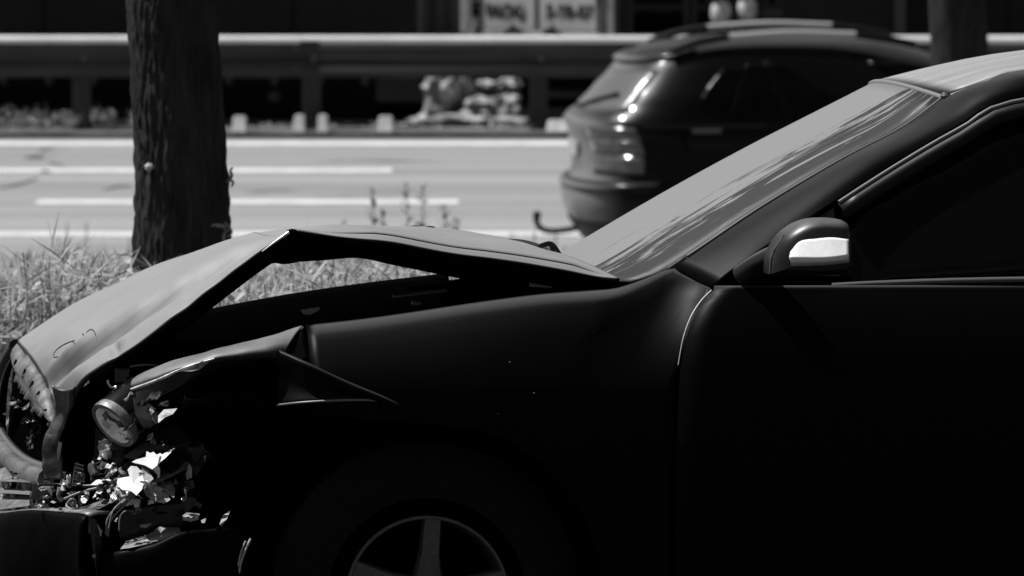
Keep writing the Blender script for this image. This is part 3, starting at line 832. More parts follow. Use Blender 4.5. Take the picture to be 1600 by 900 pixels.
# ================================================================== PASSING SUV
a10 = math.radians(5.5)
srot = Matrix.Rotation(a10, 3, 'Z')
crn = at_z(912, 434, ZR)
SU = Frame(crn + srot @ Vector((0, 0.92, 0)), srot)
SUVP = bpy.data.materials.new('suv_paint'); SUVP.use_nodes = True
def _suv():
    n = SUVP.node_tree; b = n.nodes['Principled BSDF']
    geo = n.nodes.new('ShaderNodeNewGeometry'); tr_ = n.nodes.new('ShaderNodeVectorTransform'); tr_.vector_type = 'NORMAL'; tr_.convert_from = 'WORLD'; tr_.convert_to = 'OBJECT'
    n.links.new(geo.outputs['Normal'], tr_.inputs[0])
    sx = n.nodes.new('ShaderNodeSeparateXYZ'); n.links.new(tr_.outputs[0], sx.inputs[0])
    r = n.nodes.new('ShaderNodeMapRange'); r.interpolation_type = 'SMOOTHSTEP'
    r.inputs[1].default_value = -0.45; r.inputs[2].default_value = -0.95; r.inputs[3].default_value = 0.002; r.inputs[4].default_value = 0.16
    n.links.new(sx.outputs['X'], r.inputs[0])          # sun on the tail painted in as a paler, dirt-like tone
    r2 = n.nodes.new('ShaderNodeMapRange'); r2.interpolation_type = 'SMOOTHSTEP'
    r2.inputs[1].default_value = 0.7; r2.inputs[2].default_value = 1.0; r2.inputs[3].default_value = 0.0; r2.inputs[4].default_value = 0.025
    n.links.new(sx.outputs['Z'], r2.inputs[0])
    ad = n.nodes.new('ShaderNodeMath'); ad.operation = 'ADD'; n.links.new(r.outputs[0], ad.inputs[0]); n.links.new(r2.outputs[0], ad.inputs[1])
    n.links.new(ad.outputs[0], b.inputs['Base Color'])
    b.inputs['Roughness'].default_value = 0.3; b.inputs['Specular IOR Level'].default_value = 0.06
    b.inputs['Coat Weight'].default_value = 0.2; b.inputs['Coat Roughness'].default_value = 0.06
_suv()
def interp(tab, z):
    if z <= tab[0][0]: return tab[0][1]
    for (a, va), (b, vb) in zip(tab, tab[1:]):
        if z <= b:
            t = (z - a) / (b - a); t = t * t * (3 - 2 * t) * 0.4 + t * 0.6
            return va + (vb - va) * t
    return tab[-1][1]
XR = [(.16, .16), (.24, .08), (.34, .02), (.42, -.02), (.50, -.04), (.58, -.04), (.64, .0), (.70, .03), (.85, .035), (.98, .0), (1.05, -.03), (1.10, .0), (1.16, .07), (1.30, .17), (1.46, .29), (1.54, .33), (1.60, .42), (1.64, .62), (1.655, 1.0)]
HW = [(.16, .80), (.24, .84), (.34, .89), (.5, .92), (.9, .925), (1.02, .91), (1.10, .87), (1.2, .83), (1.46, .71), (1.56, .65), (1.61, .58), (1.64, .42), (1.655, .12)]
XF = [(.16, 4.35), (.24, 4.42), (.45, 4.58), (.7, 4.55), (.9, 4.35), (1.0, 3.8), (1.06, 3.35), (1.46, 2.55), (1.56, 2.3), (1.61, 2.1), (1.64, 1.8), (1.655, 1.4)]
def suv_pt(s, z, off=0.0):
    p = suv_pt0(s, z, off)
    if z > 1.1 and p.x < 1.3: p.z -= 0.10 * min(1, (z - 1.1) / .45) * ((1.3 - p.x) / 1.3) ** 1.6
    return p
def suv_pt0(s, z, off=0.0):
    """s 0 rear centre .. 0.35 rear corner .. 0.7 .. 1 front centre, on the right-hand (near) side"""
    xr, hw, xf = interp(XR, z), interp(HW, z) + off, interp(XF, z)
    xr -= off
    e = 2 / 2.7
    if s < 0.4:
        th = s / 0.4 * math.pi / 2; L = min(0.75, (xf - xr) * 0.45)
        return Vector((xr + L - L * math.cos(th) ** e, -hw * math.sin(th) ** e, z))
    L1 = min(0.75, (xf - xr) * 0.45); L2 = min(1.0, (xf - xr) * 0.5)
    if s < 0.75:
        t = (s - 0.4) / 0.35
        return Vector((xr + L1 + (xf - L2 - xr - L1) * t, -hw, z))
    th = (s - 0.75) / 0.25 * math.pi / 2
    return Vector((xf - L2 + L2 * math.sin(th) ** e, -hw * math.cos(th) ** e, z))
sv = thing('suv', 'dark SUV with silver roof rails and a tow hook driving past on the road', 'suv', SU.matrix() @ Matrix.Diagonal((1, 1, 0.945, 1)))
zsr = [.16, .20, .24, .29, .34, .40, .46, .52, .58, .61, .64, .70, .78, .86, .94, 1.0, 1.05, 1.08, 1.11, 1.16, 1.22, 1.30, 1.38, 1.46, 1.51, 1.55, 1.58, 1.61, 1.63, 1.645, 1.655]
ss = [i / 60 for i in range(61)]
body = [[suv_pt(s, z) for s in ss] for z in zsr]
full = [[Vector((p.x, -p.y, p.z)) for p in reversed(r)][:-1] + r for r in body]
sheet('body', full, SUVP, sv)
box('floor_pan', (0.3, -0.8, 0.2), (4.3, 0.8, 0.26), BLACK, sv, 0.03)
def spatch(name, s0, s1, z0, z1, m, off=0.006, par=None, ns=14, nz=8, far=True, zfun=None):
    g = []
    for i in range(nz):
        t = i / (nz - 1); row = []
        for j in range(ns):
            s = s0 + (s1 - s0) * j / (ns - 1); a, b = (z0, z1) if zfun is None else zfun((j / (ns - 1)))
            row.append(suv_pt(s, a + (b - a) * t, off))
        g.append(row)
    o = sheet(name, g, m, par or sv, 0.004)
    if far: sheet(name, mirror_grid(g), m, par or sv, 0.004)
    return o
SGL = mat('suv_glass', 0.002, 0.1, spec=0.06)
RGL = mat('suv_rear_glass', 0.10, 0.18, spec=0.5, coat=0.4)
# rear window as one sheet across the middle
g = []
for i in range(8):
    z = 1.15 + (1.47 - 1.15) * i / 7
    row = [suv_pt(s, z, 0.006) for s in [0.24 * j / 12 for j in range(13)]]
    g.append([Vector((p.x, -p.y, p.z)) for p in reversed(row)][:-1] + row)
rw = sheet('rear_window', g, RGL, sv, 0.004)
tube('rear_wiper', [suv_pt(0.02, 1.17, .03), suv_pt(0.09, 1.24, .03), suv_pt(0.17, 1.30, .028)], 0.012, BLACK, rw, 6)
spatch('quarter_window', 0.385, 0.435, 1.14, 1.47, SGL, zfun=lambda t: (1.13 + .10 * (1 - t) ** 2, 1.47))
spatch('rear_door_window', 0.445, 0.535, 1.13, 1.50, SGL)
spatch('front_door_window', 0.545, 0.66, 1.12, 1.50, SGL, zfun=lambda t: (1.12, 1.50 - .25 * max(0, t - .6) ** 1.0))
# windscreen
g = []
for i in range(8):
    z = 1.10 + (1.50 - 1.10) * i / 7
    row = [suv_pt(s, z, 0.006) for s in [0.80 + 0.20 * j / 12 for j in range(13)]]
    g.append(row + [Vector((p.x, -p.y, p.z)) for p in reversed(row)][1:])
sheet('windscreen', g, SGL, sv, 0.004)
TL = mat('suv_tail_lamp', 0.07, 0.12, spec=0.6, coat=0.5, nscale=14, namp=0.7)
for z0, z1 in ((.72, .84), (.85, .95), (.96, 1.04)): spatch('tail_lamp', 0.13, 0.30, z0, z1, TL, 0.008, ns=10, nz=5)
spatch('wheel_arch_trim', 0.30, 0.74, .17, .33, BLACK, 0.012)
spatch('lower_bumper', 0.0, 0.30, .17, .36, BLACK, 0.010)
# number plate recess, spoiler and bumper step
box('number_plate', (0.018, -0.26, 0.80), (0.03, 0.26, 0.91), mat('plate_pale', 0.35, 0.5), sv, 0.004)
g = [[suv_pt(s, 1.545, 0.012) + Vector((-0.02 * (1 - (s / .3) ** 2), 0, 0)) for s in [0.3 * j / 10 for j in range(11)]], [suv_pt(s, 1.60, 0.012) for s in [0.3 * j / 10 for j in range(11)]]]
g = [[Vector((p.x, -p.y, p.z)) for p in reversed(r)][:-1] + r for r in g]
sheet('roof_spoiler', g, SUVP, sv, 0.012)
g = [[suv_pt(s, .60, 0.02) for s in [0.36 * j / 14 for j in range(15)]], [suv_pt(s, .625, 0.028) for s in [0.36 * j / 14 for j in range(15)]], [suv_pt(s, .655, 0.01) for s in [0.36 * j / 14 for j in range(15)]]]
g = [[Vector((p.x, -p.y, p.z)) for p in reversed(r)][:-1] + r for r in g]
sheet('bumper_step', g, SUVP, sv, 0.012)
for sgn in (-1, 1):
    pts = [(0.60, .60 * sgn, 1.56), (0.78, .61 * sgn, 1.625), (1.0, .61 * sgn, 1.665), (1.4, .61 * sgn, 1.69), (1.85, .60 * sgn, 1.675), (2.1, .59 * sgn, 1.635)]
    tube('roof_rail', pts[2:5], 0.028, SILVERT, sv, 8, 12, flat=0.8)
    tube('rail_foot', pts[0:3], 0.03, BLACK, sv, 8, 8, flat=0.9); tube('rail_foot', pts[4:6] + [(2.25, .58 * sgn, 1.60)], 0.03, BLACK, sv, 8, 8, flat=0.9)
    for sx_ in (0.82, 2.0): 
        h = box('door_handle', (sx_ - 0.10, sgn * 0.905 - 0.02, 1.005), (sx_ + 0.10, sgn * 0.905 + 0.02, 1.035), MATS['tail_lamp_glass'], sv, 0.012)
    tube('shoulder_line', [suv_pt(s, 1.045, 0.002) * Vector((1, 1, 1)) if sgn < 0 else Vector((suv_pt(s, 1.045, .002).x, -suv_pt(s, 1.045, .002).y, 1.045)) for s in (0.32, .36, .4, .45, .5)], 0.012, SUVP, sv, 6, 12)
    box('side_mirror', (2.75, sgn * 0.98 - 0.10, 1.06), (2.92, sgn * 0.98 + 0.10, 1.22), BLACK, sv, 0.04, 3)
    for wx in (0.92, 3.62):
        t = lathe('wheel', [(0.2, 0), (0.32, 0), (0.355, 0.04), (0.36, 0.11), (0.355, 0.19), (0.32, 0.23), (0.2, 0.23)], RUBBER, sv, (wx, sgn * 0.90, 0.36), (0, -sgn, 0), 40)
        lathe('rim', [(0.225, -0.004), (0.21, 0.02), (0.08, 0.035), (0.06, 0.01), (0.01, 0.005)], ALLOY, t, (wx, sgn * 0.90, 0.36), (0, -sgn, 0), 30)
        lathe('arch_liner', [(0.42, 0.0), (0.42, 0.25), (0.1, 0.26)], BLACK, sv, (wx, sgn * 0.915, 0.38), (0, -sgn, 0), 30, cap=False)
p = [SU.hit(x, y, 1, 0.0) for x, y in ((905, 352), (884, 356), (862, 358), (848, 355), (840, 347), (838, 336))]
th = tube('tow_hook', p, 0.022, BLACK, sv, 10, 20)
q = SU.hit(839, 331, 1, 0.0); lathe('tow_ball', [(0.005, -0.03), (0.024, -0.018), (0.03, 0), (0.024, 0.018), (0.005, 0.03)], BLACK, th, q, (0, 0, 1), 14)

# ================================================================== WRECKED SEDAN
car = thing('wrecked_sedan', 'crashed black sedan with buckled bonnet and smashed headlamp in the foreground', 'car', CAR.matrix())
def side_v(u, w):
    vm = interp([(-3.9, .70), (-3.75, .78), (-3.3, .85), (-2.6, .885), (-.6, .89), (-.1, .885), (.2, .87), (.5, .82), (.8, .70)], u)
    g_ = interp([(.18, -.07), (.24, -.045), (.35, -.018), (.5, -.004), (.64, 0), (.75, -.006), (.83, -.02), (.90, -.045), (.945, -.07), (.98, -.09)], w)
    return vm + g_
def SP(u, w, off=0.0): return Vector((u, side_v(u, w) + off, w))
AR = 0.352
def arch_u(w, c, sgn):
    k = AR * AR - (w - 0.33) ** 2
    return c + sgn * (math.sqrt(k) if k > 0 else 0)
def both(name, g, m, thick=0.0, par=None, far=True):
    o = sheet(name, g, m, par or car, thick)
    if far: sheet(name, mirror_grid(g), m, par or car, thick)
    return o

# ---- windscreen
WN = [C(985, 441, .695), C(1049, 418, .70), C(1187, 327, .655), C(1315, 251, .61), C(1409, 202, .567), C(1471, 156, .53)]
WB0 = C(828, 432, 0.0); WT0 = C(1372, 131, 0.0)
wn = cr(WN, 24)
rows = []
NL = 25
for i in range(NL):
    s = 1 - 2 * i / (NL - 1)
    row = []
    for j, e in enumerate(wn):
        t = j / 23
        c0 = WB0.lerp(WT0, t) + Vector((0, 0, 0.012 * math.sin(math.pi * t)))
        if t < 0.12: c0 += Vector((-(0.12 - t) * 0.0, 0, 0))
        k = 1 - abs(s) ** 2.2
        p = Vector((e.x + (c0.x - e.x) * k, e.y * s, e.z + (c0.z - e.z) * k))
        row.append(p)
    rows.append(row)
ws = sheet('windscreen', rows, SCREEN, car, 0.005)
gasket = tube('screen_header_trim', [rows[i][-1] + Vector((-0.004, 0, 0.004)) for i in range(NL)], 0.006, mat('header_trim', 0.16, 0.5, spec=0.4), car, 8)
tube('screen_edge_trim', [p + Vector((0, 0.004, 0.003)) for p in wn[4:]], 0.004, TRIM, car, 6)
tube('screen_edge_trim', [Vector((p.x, -p.y - 0.004, p.z + 0.003)) for p in wn[1:]], 0.004, TRIM, car, 6)
# ---- roof
dripN = [C(1478, 151, .535), C(1540, 128, .553), C(1600, 112, .57), Vector((-1.7, .585, 1.432)), Vector((-2.2, .58, 1.425)), Vector((-2.62, .565, 1.365))]
roofC = [C(1375, 128, 0.0), C(1480, 103, 0.0), C(1600, 81, 0.0), Vector((-1.75, 0, 1.475)), Vector((-2.2, 0, 1.468)), Vector((-2.66, 0, 1.405))]
dn, rc = cr(dripN, 30), cr(roofC, 30)
rows = []
for i in range(19):
    s = 1 - 2 * i / 18; k = 1 - abs(s) ** 2.4
    rows.append([Vector((a.x + (b.x - a.x) * k, a.y * s, a.z + (b.z - a.z) * k)) for a, b in zip(dn, rc)])
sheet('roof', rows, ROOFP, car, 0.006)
tube('roof_gutter', [p + Vector((0, .006, -.002)) for p in dn], 0.005, TRIM, car, 6)
tube('roof_gutter', [Vector((p.x, -p.y - .006, p.z - .002)) for p in dn], 0.005, TRIM, car, 6)
lathe('trim_end_cap', [(0.009, -0.008), (0.012, 0), (0.008, 0.008)], TRIM, car, C(1478, 150, .54), (0, 0, 1), 10)
# ---- A-pillar and cant rail (one band from the cowl to the rear screen)
upper = WN[1:] + dripN[1:]
lowerc = [C(1112, 451, .805), C(1168, 408, .79), C(1240, 361, .765), C(1305, 318, .74), C(1400, 257, .70), C(1500, 199, .673), C(1600, 154, .655), Vector((-1.7, .645, 1.375)), Vector((-2.2, .64, 1.36)), Vector((-2.62, .65, 1.27))]
un, ln = cr(upper, 60), cr(lowerc, 60)
tw = [min(1, i / 12) for i in range(60)]
mid1 = [a.lerp(b, .35) + Vector((0, .018, .014)) * t for a, b, t in zip(un, ln, tw)]
mid2 = [a.lerp(b, .72) + Vector((0, .016, .010)) * t for a, b, t in zip(un, ln, tw)]
both('a_pillar_and_roof_rail', [[Vector(p) for p in cr(r, 60)] for r in loft([un, mid1, mid2, ln], 60, 13)], PAINT, 0.006)
# bright weather strip along the door frame
K0 = min(range(60), key=lambda i: abs(ln[i].x - C(1307, 318, .74).x)); K1 = min(range(60), key=lambda i: abs(ln[i].x + 2.5))
tube('door_frame_strip', [p + Vector((0, .006, -.002)) for p in ln[K0:]], 0.0045, mat('weather_strip', 0.13, 0.4, spec=0.5), car, 8)
# ---- side windows: frame band + glass
fr_hi = cr(ln[K0:K1], 40)
fr_lo = [p + Vector((-.012, .012, -.036)) for p in fr_hi]
g = loft([[p + Vector((0, .002, -.007)) for p in fr_hi], [a.lerp(b, .5) + Vector((0, .012, 0)) for a, b in zip(fr_hi, fr_lo)], fr_lo], 40, 7)
both('window_frame', g, mat('window_frame_black', 0.008, 0.45, spec=0.2), 0.008)
bel = [Vector((u, .80, .965 + .012 * (-u - .8) / 1.8)) for u in (-.83, -1.1, -1.4, -1.7, -2.0, -2.3, -2.55)]
gtop = [p + Vector((0, -.012, .004)) for p in fr_lo]
def glass(name, u0, u1):
    lo_ = []; hi_ = []
    for i in range(16):
        u = u0 + (u1 - u0) * i / 15
        lo_.append(Vector((u, .785, .955)))
        best = min(gtop, key=lambda q: abs(q.x - u)) if u < gtop[0].x else None
        if best is None:
            t = (u - lo_[0].x) / (gtop[0].x - lo_[0].x); best = Vector((u, .785 + (gtop[0].y - .785) * t, .96 + (gtop[0].z - .96) * t))
        hi_.append(Vector((u, best.y, best.z)))
    return both(name, loft([lo_, hi_], 16, 6), GLASSB, 0.004)
glass('front_window', fr_lo[0].x + 0.02, -1.60)
glass('rear_window_side', -1.68, -2.45)
both('b_pillar', loft([[(-1.60, .80, .95), (-1.63, .655, 1.36)], [(-1.69, .80, .95), (-1.69, .652, 1.36)]], 8, 3), BLACK, 0.012)
both('c_pillar', loft([[(-2.46, .795, .95), (-2.50, .66, 1.30)], [(-2.75, .80, .97), (-2.62, .64, 1.30)], [(-3.05, .72, 1.02), (-2.68, .56, 1.355)]], 10, 8), PAINT, 0.006)
# black sail panel under the mirror
plate('mirror_sail', [C(1163, 428, .80), C(1235, 368, .775), C(1303, 326, .752), C(1312, 432, .80)], BLACK, car, 0.01)
# ---- belt moulding
tube('belt_moulding', [C(1300, 447, .815), C(1400, 442, .815), C(1600, 437, .815), (-2.0, .815, .975), (-2.5, .81, .985)], 0.0085, TRIM, car, 8, 24, flat=0.75)
# ---- front door
dedge = [C(1112, 454, .812), C(1096, 470, .83), C(1080, 495, .85), C(1068, 528, .868), C(1060, 570, .878), C(1056, 640, .886), C(1052, 720, .888), C(1050, 800, .886), C(1049, 880, .88), Vector((-.50, .86, .27)), Vector((-.50, .84, .22))]
de = [(p.z, p.x) for p in reversed(dedge)]
def door_u(w): return interp(de, w)
wl_ = [.955, .945, .93, .91, .88, .84, .79, .73, .66, .58, .5, .42, .35, .28, .22]
def row(w, u0, u1, off=0.0, n=24): return [SP(u0 + (u1 - u0) * i / (n - 1), w, off) for i in range(n)]
both('front_door', [row(w, door_u(w) - .004, -1.63, .004) for w in wl_], PAINT, 0.014)
both('rear_door', [row(w, -1.638, max(-2.60, arch_u(w, -2.8, 1)) if w < .69 else -2.60, .004) for w in wl_], PAINT, 0.014)
for sgn in (1, -1):
    for u in (-1.45, -2.42):
        box('door_handle', (u - .10, sgn * .875 - .018, .80), (u + .10, sgn * .875 + .018, .83), PAINT, car, .01)
    box('sill', (-2.44, sgn * .80 - .06, .17), (-.40, sgn * .80 + .045, .235), BLACK, car, .02)
# ---- near front fender (behind the break)
topN = [C(478, 510, .735), C(560, 501, .735), C(640, 490, .735), C(740, 475, .735), C(840, 462, .733), C(920, 456, .73), C(962, 452, .725), C(1000, 440, .715), C(1049, 421, .705), C(1062, 428, .72), C(1090, 442, .76), C(1112, 453, .805)]
tn = cr(topN, 44)
def shoulder(k, dv, dw):
    out = []
    for p in tn:
        f = 1.0 if p.x > -.36 else max(0.25, 1 - (-.36 - p.x) / .25)
        out.append(p + Vector((0, dv * f, -dw * f)))
    return out
def frow(w):
    u0 = .232 + .02 * (.87 - w); u1 = door_u(w) + .004
    return [SP(u0 + (u1 - u0) * i / 43, w) for i in range(44)]
def blend(a, b, t): return [x.lerp(y, t) for x, y in zip(a, b)]
lowf = [.67, .64, .60, .55, .49, .43, .37, .31, .26, .22]
def lrow(w):
    u0 = arch_u(w, 0, -1) if w < .68 else .05; u1 = door_u(w) + .004
    return [SP(u0 + (u1 - u0) * i / 43, w) for i in range(44)]
r75 = frow(.765)
fend = [tn, shoulder(0, .030, .006), shoulder(0, .058, .022)]
# bend into the flank
s3 = shoulder(0, .085, .052)
fend += [blend(s3, r75, .12), blend(s3, r75, .45), r75, frow(.73), frow(.70)] + [lrow(w) for w in [.682] + lowf]
both('front_fender', [[q for q in cr(r, 44)] for r in fend], PAINT, 0.006)
low = [.695, .67, .64, .60, .55, .49, .43, .37, .31, .26, .22]
tube('arch_lip', [SP(AR * math.cos(a) ,   .33 + AR * math.sin(a), -.004) for a in [math.pi / 2 + i * .11 for i in range(1, 16)]], .006, UNDER, car, 6)
# sunlit door edge painted as a pale line, proud of the fender
tube('door_edge_light', [p + Vector((.001, .005, 0)) for p in dedge[0:5]], .0019, mat('painted_edge_light', .5, .4, spec=.5), car, 6, 30, taper=(1, .5))
plate('cowl_corner', [C(1112, 455, .815), C(1140, 449, .815), C(1205, 452, .82), C(1230, 458, .825), C(1120, 459, .823)], mat('cowl_trim', .04, .4, spec=.5), car, .01)
# ---- rear quarter, boot, rear screen, tail (out of the picture)
def qtop(u): return interp([(-3.9, .97), (-3.4, 1.0), (-3.0, 1.01), (-2.6, .965)], u)
qr = []
for w in [1.0, .97, .93, .88, .82, .76, .695]:
    r_ = []
    for i in range(24):
        u = -2.608 - (3.86 - 2.608) * i / 23
        ww = w if w < .9 else .9 + (w - .9) / .1 * (qtop(u) - .9)
        p = SP(u, min(ww, .98)); p.z = ww
        if w > .99: p.y -= .03
        r_.append(p)
    qr.append(r_)
both('rear_quarter', qr, PAINT, .006)
both('rear_quarter_lower', [row(w, arch_u(w, -2.8, -1), -3.86) for w in low], PAINT, .006)
g = []
for i in range(13):
    s = 1 - 2 * i / 12; k = 1 - abs(s) ** 2.2
    g.append([Vector((-2.64 - .02 * (1 - k), .56 * s, 1.36 + .04 * k)), Vector((-2.9 - .04 * k, .61 * s, 1.20 + .03 * k)), Vector((-3.13 - .08 * k, .66 * s, 1.02 + .02 * k))])
g = [cr(r, 12) for r in g]
sheet('rear_screen', g, GLASSB, car, .005)
g = []
for i in range(13):
    s = 1 - 2 * i / 12; k = 1 - abs(s) ** 2.6
    g.append(cr([Vector((-3.12 - .09 * k, .74 * s, 1.0 + .035 * k)), Vector((-3.5, .76 * s, 1.0 + .03 * k)), Vector((-3.80 - .05 * k, .73 * s, .985 + .025 * k)), Vector((-3.84 - .06 * k, .73 * s, .93)), Vector((-3.84 - .05 * k, .73 * s, .72))], 16))
sheet('boot_lid', g, PAINT, car, .006)
g = []
for z in (.70, .60, .45, .30, .22):
    g.append(cr([Vector((-3.75, side_v(-3.75, z), z)), Vector((-3.90, .62, z)), Vector((-3.97, .3, z)), Vector((-3.99, 0, z)), Vector((-3.97, -.3, z)), Vector((-3.90, -.62, z)), Vector((-3.75, -side_v(-3.75, z), z))], 24))
sheet('rear_bumper', g, PAINT, car, .008)
for s in (1, -1):
    box('tail_lamp', (-3.90, s * .66 - .11, .74), (-3.82, s * .66 + .11, .92), mat('sedan_tail_lamp', .05, .15, spec=.5), car, .03, 3)
box('floor_pan', (-3.7, -.78, .2), (.35, .78, .24), UNDER, car, .02)
box('firewall', (-.60, -.70, .24), (-.56, .70, .90), UNDER, car, .01)
box('dashboard', (-1.0, -.70, .70), (-.60, .70, .90), UNDER, car, .05, 3)
for s in (.37, -.37):
    box('front_seat', (-1.75, s - .25, .26), (-1.2, s + .25, .52), UNDER, car, .06, 3)
    box('front_seat_back', (-1.85, s - .24, .50), (-1.68, s + .24, 1.12), UNDER, car, .06, 3)
box('rear_seat', (-2.75, -.65, .26), (-2.2, .65, .52), UNDER, car, .06, 3)
box('rear_seat_back', (-2.85, -.65, .5), (-2.68, .65, 1.05), UNDER, car, .06, 3)
lathe('steering_wheel', [(.17, -.012), (.185, -.012), (.19, 0), (.185, .012), (.17, .012), (.165, 0), (.17, -.012)], UNDER, car, (-1.08, .37, .88), (-.9, 0, .45), 30, cap=False)
# ---- wheels
def wheel(u, sgn, steer=0.0):
    ax = Vector((math.sin(steer), sgn * math.cos(steer), 0)); o_ = Vector((u, sgn * .80, .32))
    t = lathe('wheel', [(.19, -.19), (.29, -.195), (.318, -.17), (.322, -.10), (.318, -.03), (.29, -.004), (.235, .0), (.205, -.006), (.203, -.03)], RUBBER, car, o_, ax, 72, cap=False)
    lathe('rim_flange', [(.203, -.19), (.20, -.03), (.196, -.028), (.171, -.016)], UNDER, t, o_, ax, 72, cap=False)
    lathe('rim', [(.1695, -.012), (.168, -.004), (.163, -.003), (.160, -.012), (.158, -.05), (.15, -.12)], ALLOY, t, o_, ax, 72, cap=False)
    lathe('brake_disc', [(.14, -.12), (.14, -.10), (.07, -.095), (.06, -.06), (.001, -.055)], UNDER, t, o_, ax, 48, cap=False)
    lathe('hub_cap', [(.05, -.05), (.05, -.014), (.045, -.008), (.001, -.006)], ALLOY, t, o_, ax, 30, cap=False)
    e1 = Vector((0, 0, 1)); e2 = ax.cross(e1)
    for k in range(5):
        a = k * 2 * math.pi / 5 + (math.radians(-4) if sgn > 0 else 0)
        d = e1 * math.cos(a) + e2 * math.sin(a) * (1 if sgn > 0 else -1); s = ax.cross(d)
        pts = []
        for r_, hw_, dep in ((.035, .030, -.010), (.09, .020, -.006), (.164, .0185, -.006)):
            pts.append((o_ + d * r_, hw_, dep))
        vs = []
        for c_, hw_, dep in pts:
            vs += [c_ + s * hw_ + ax * (dep - .012), c_ + s * hw_ * .85 + ax * dep, c_ - s * hw_ * .85 + ax * dep, c_ - s * hw_ + ax * (dep - .012), c_ - s * hw_ * 1.1 + ax * (dep - .04), c_ + s * hw_ * 1.1 + ax * (dep - .04)]
        fs = []
        for i in range(2):
            for j in range(6): fs.append((i * 6 + j, i * 6 + (j + 1) % 6, (i + 1) * 6 + (j + 1) % 6, (i + 1) * 6 + j))
        fs.append((12, 13, 14, 15, 16, 17)); raw('spoke', vs, fs, ALLOY, t)
    return t
wheel(0, 1); wheel(0, -1); wheel(-2.8, 1); wheel(-2.8, -1)
for u in (0, -2.8):
    for s in (1, -1):
        lathe('wheel_arch_liner', [(.375, .0), (.385, .05), (.385, .34), (.05, .36)], UNDER, car, (u, s * .78, .33), (0, -s, 0), 40, cap=False)
# ---- door mirror
def msec(k, dv, sh):
    base = [(1200, 428), (1203, 398), (1222, 366), (1252, 345), (1285, 340), (1318, 345), (1329, 362), (1331, 400), (1327, 424), (1300, 430), (1250, 431)]
    c = Vector((1268, 390)); out = []
    for x, y in base:
        px = c.x + (x - c.x) * k + sh; py = c.y + (y - c.y) * k
        q = C(px, py, 1.0); out.append(Vector((q.x, dv, q.z)))
    return out
secs = [msec(.55, .87, -10), msec(.86, .895, -6), msec(.97, .93, -2), msec(1.0, .98, 0), msec(.98, 1.02, 0), msec(.90, 1.045, 3), msec(.70, 1.06, 8), msec(.35, 1.066, 12), msec(.02, 1.068, 12)]
g = [cr(s_ + [s_[0]], 40) for s_ in secs]
g = loft(g, 40, 26)
mr = sheet('door_mirror', g, dusty_lit_paint('mirror_paint', .008, .09, .45, .98, rough=.3, spec=.4, nscale=30, speck=.4), car)
tube('mirror_foot', [C(1160, 432, .80), C(1185, 415, .83), C(1215, 400, .88)], .028, MATS['mirror_paint'], mr, 14, 12, flat=.9)
tube('mirror_seam', [secs[4][i] + Vector((0, .004, 0)) for i in (0, 1, 2)], .0022, TRIM, mr, 6, 10)
INDM = mat('indicator_lens', .80, .15, spec=.6, nscale=60, namp=.08)
itop = [C(1235, 393, 1.085), C(1250, 377, 1.080), C(1275, 373, 1.086), C(1300, 371, 1.094), C(1326, 374, 1.100)]
ibot = [C(1233, 402, 1.094), C(1250, 403, 1.102), C(1275, 404, 1.108), C(1300, 403, 1.115), C(1326, 399, 1.118)]
ig = loft([itop, ibot], 20, 10)
il = sheet('indicator_lamp', ig, INDM, mr, .03, off=-1)

# ---- bonnet
Nn = [C(457, 361, .68), C(400, 400, .68), C(332, 452, .68), (C(275, 498, .68)), C(219, 538, .67), C(170, 570, .65), C(140, 590, .63), C(118, 612, .61), C(104, 632, .595), C(96, 648, .585)]
Mm = [C(404, 367, 0), C(350, 383, 0), C(290, 404, 0), C(240, 423, 0), C(190, 445, 0), C(140, 469, 0), C(90, 497, 0), C(60, 516, 0), C(42, 528, 0), C(28, 538, 0)]
nn, mm = cr(Nn, 48), cr(Mm, 48)
AV = [0, .04, .08, .12, .15, .18, .22, .28, .36, .46, .58, .7, .8, .9, 1.0]
def hood_front(t, a):
    """t 0 ridge .. 1 nose; a 0 near edge .. 1 middle"""
    f = t * 47; i = min(int(f), 46); N_ = nn[i].lerp(nn[i + 1], f - i); M_ = mm[i].lerp(mm[i + 1], f - i)
    p = N_.lerp(M_, a)
    bmp = .016 * math.sin(math.pi * a) * min(1, t * 3) - .010 * math.sin(math.pi * a) * max(0, 1 - t * 6)
    # long dents running with the near edge
    k = max(0, min(1, (t - .02) / .18)) * max(0, min(1, (1.02 - t) / .15))
    c0 = .16 + .10 * t
    bmp -= .030 * math.exp(-((a - c0) / .040) ** 2) * k
    bmp += .022 * math.exp(-((a - c0 - .09) / .045) ** 2) * k
    bmp -= .010 * math.exp(-((a - c0 - .20) / .05) ** 2) * max(0, math.sin(math.pi * min(1, max(0, (t - .25) / .6))))
    bmp += .010 * noise.noise(Vector((t * 4, a * 5, 2.2))) * math.sin(math.pi * t)
    bmp += .0035 * noise.noise(Vector((t * 13, a * 11, 5))) * min(1, t * 2.5) * max(0, 1 - a * .7)
    bmp -= .012 * math.exp(-((t - .70) / .018) ** 2 - ((a - .10) / .06) ** 2)
    if t > .86 and a < .3: bmp -= .02 * (t - .86) / .14 * (1 - a / .3)
    return p + Vector((0, 0, bmp))
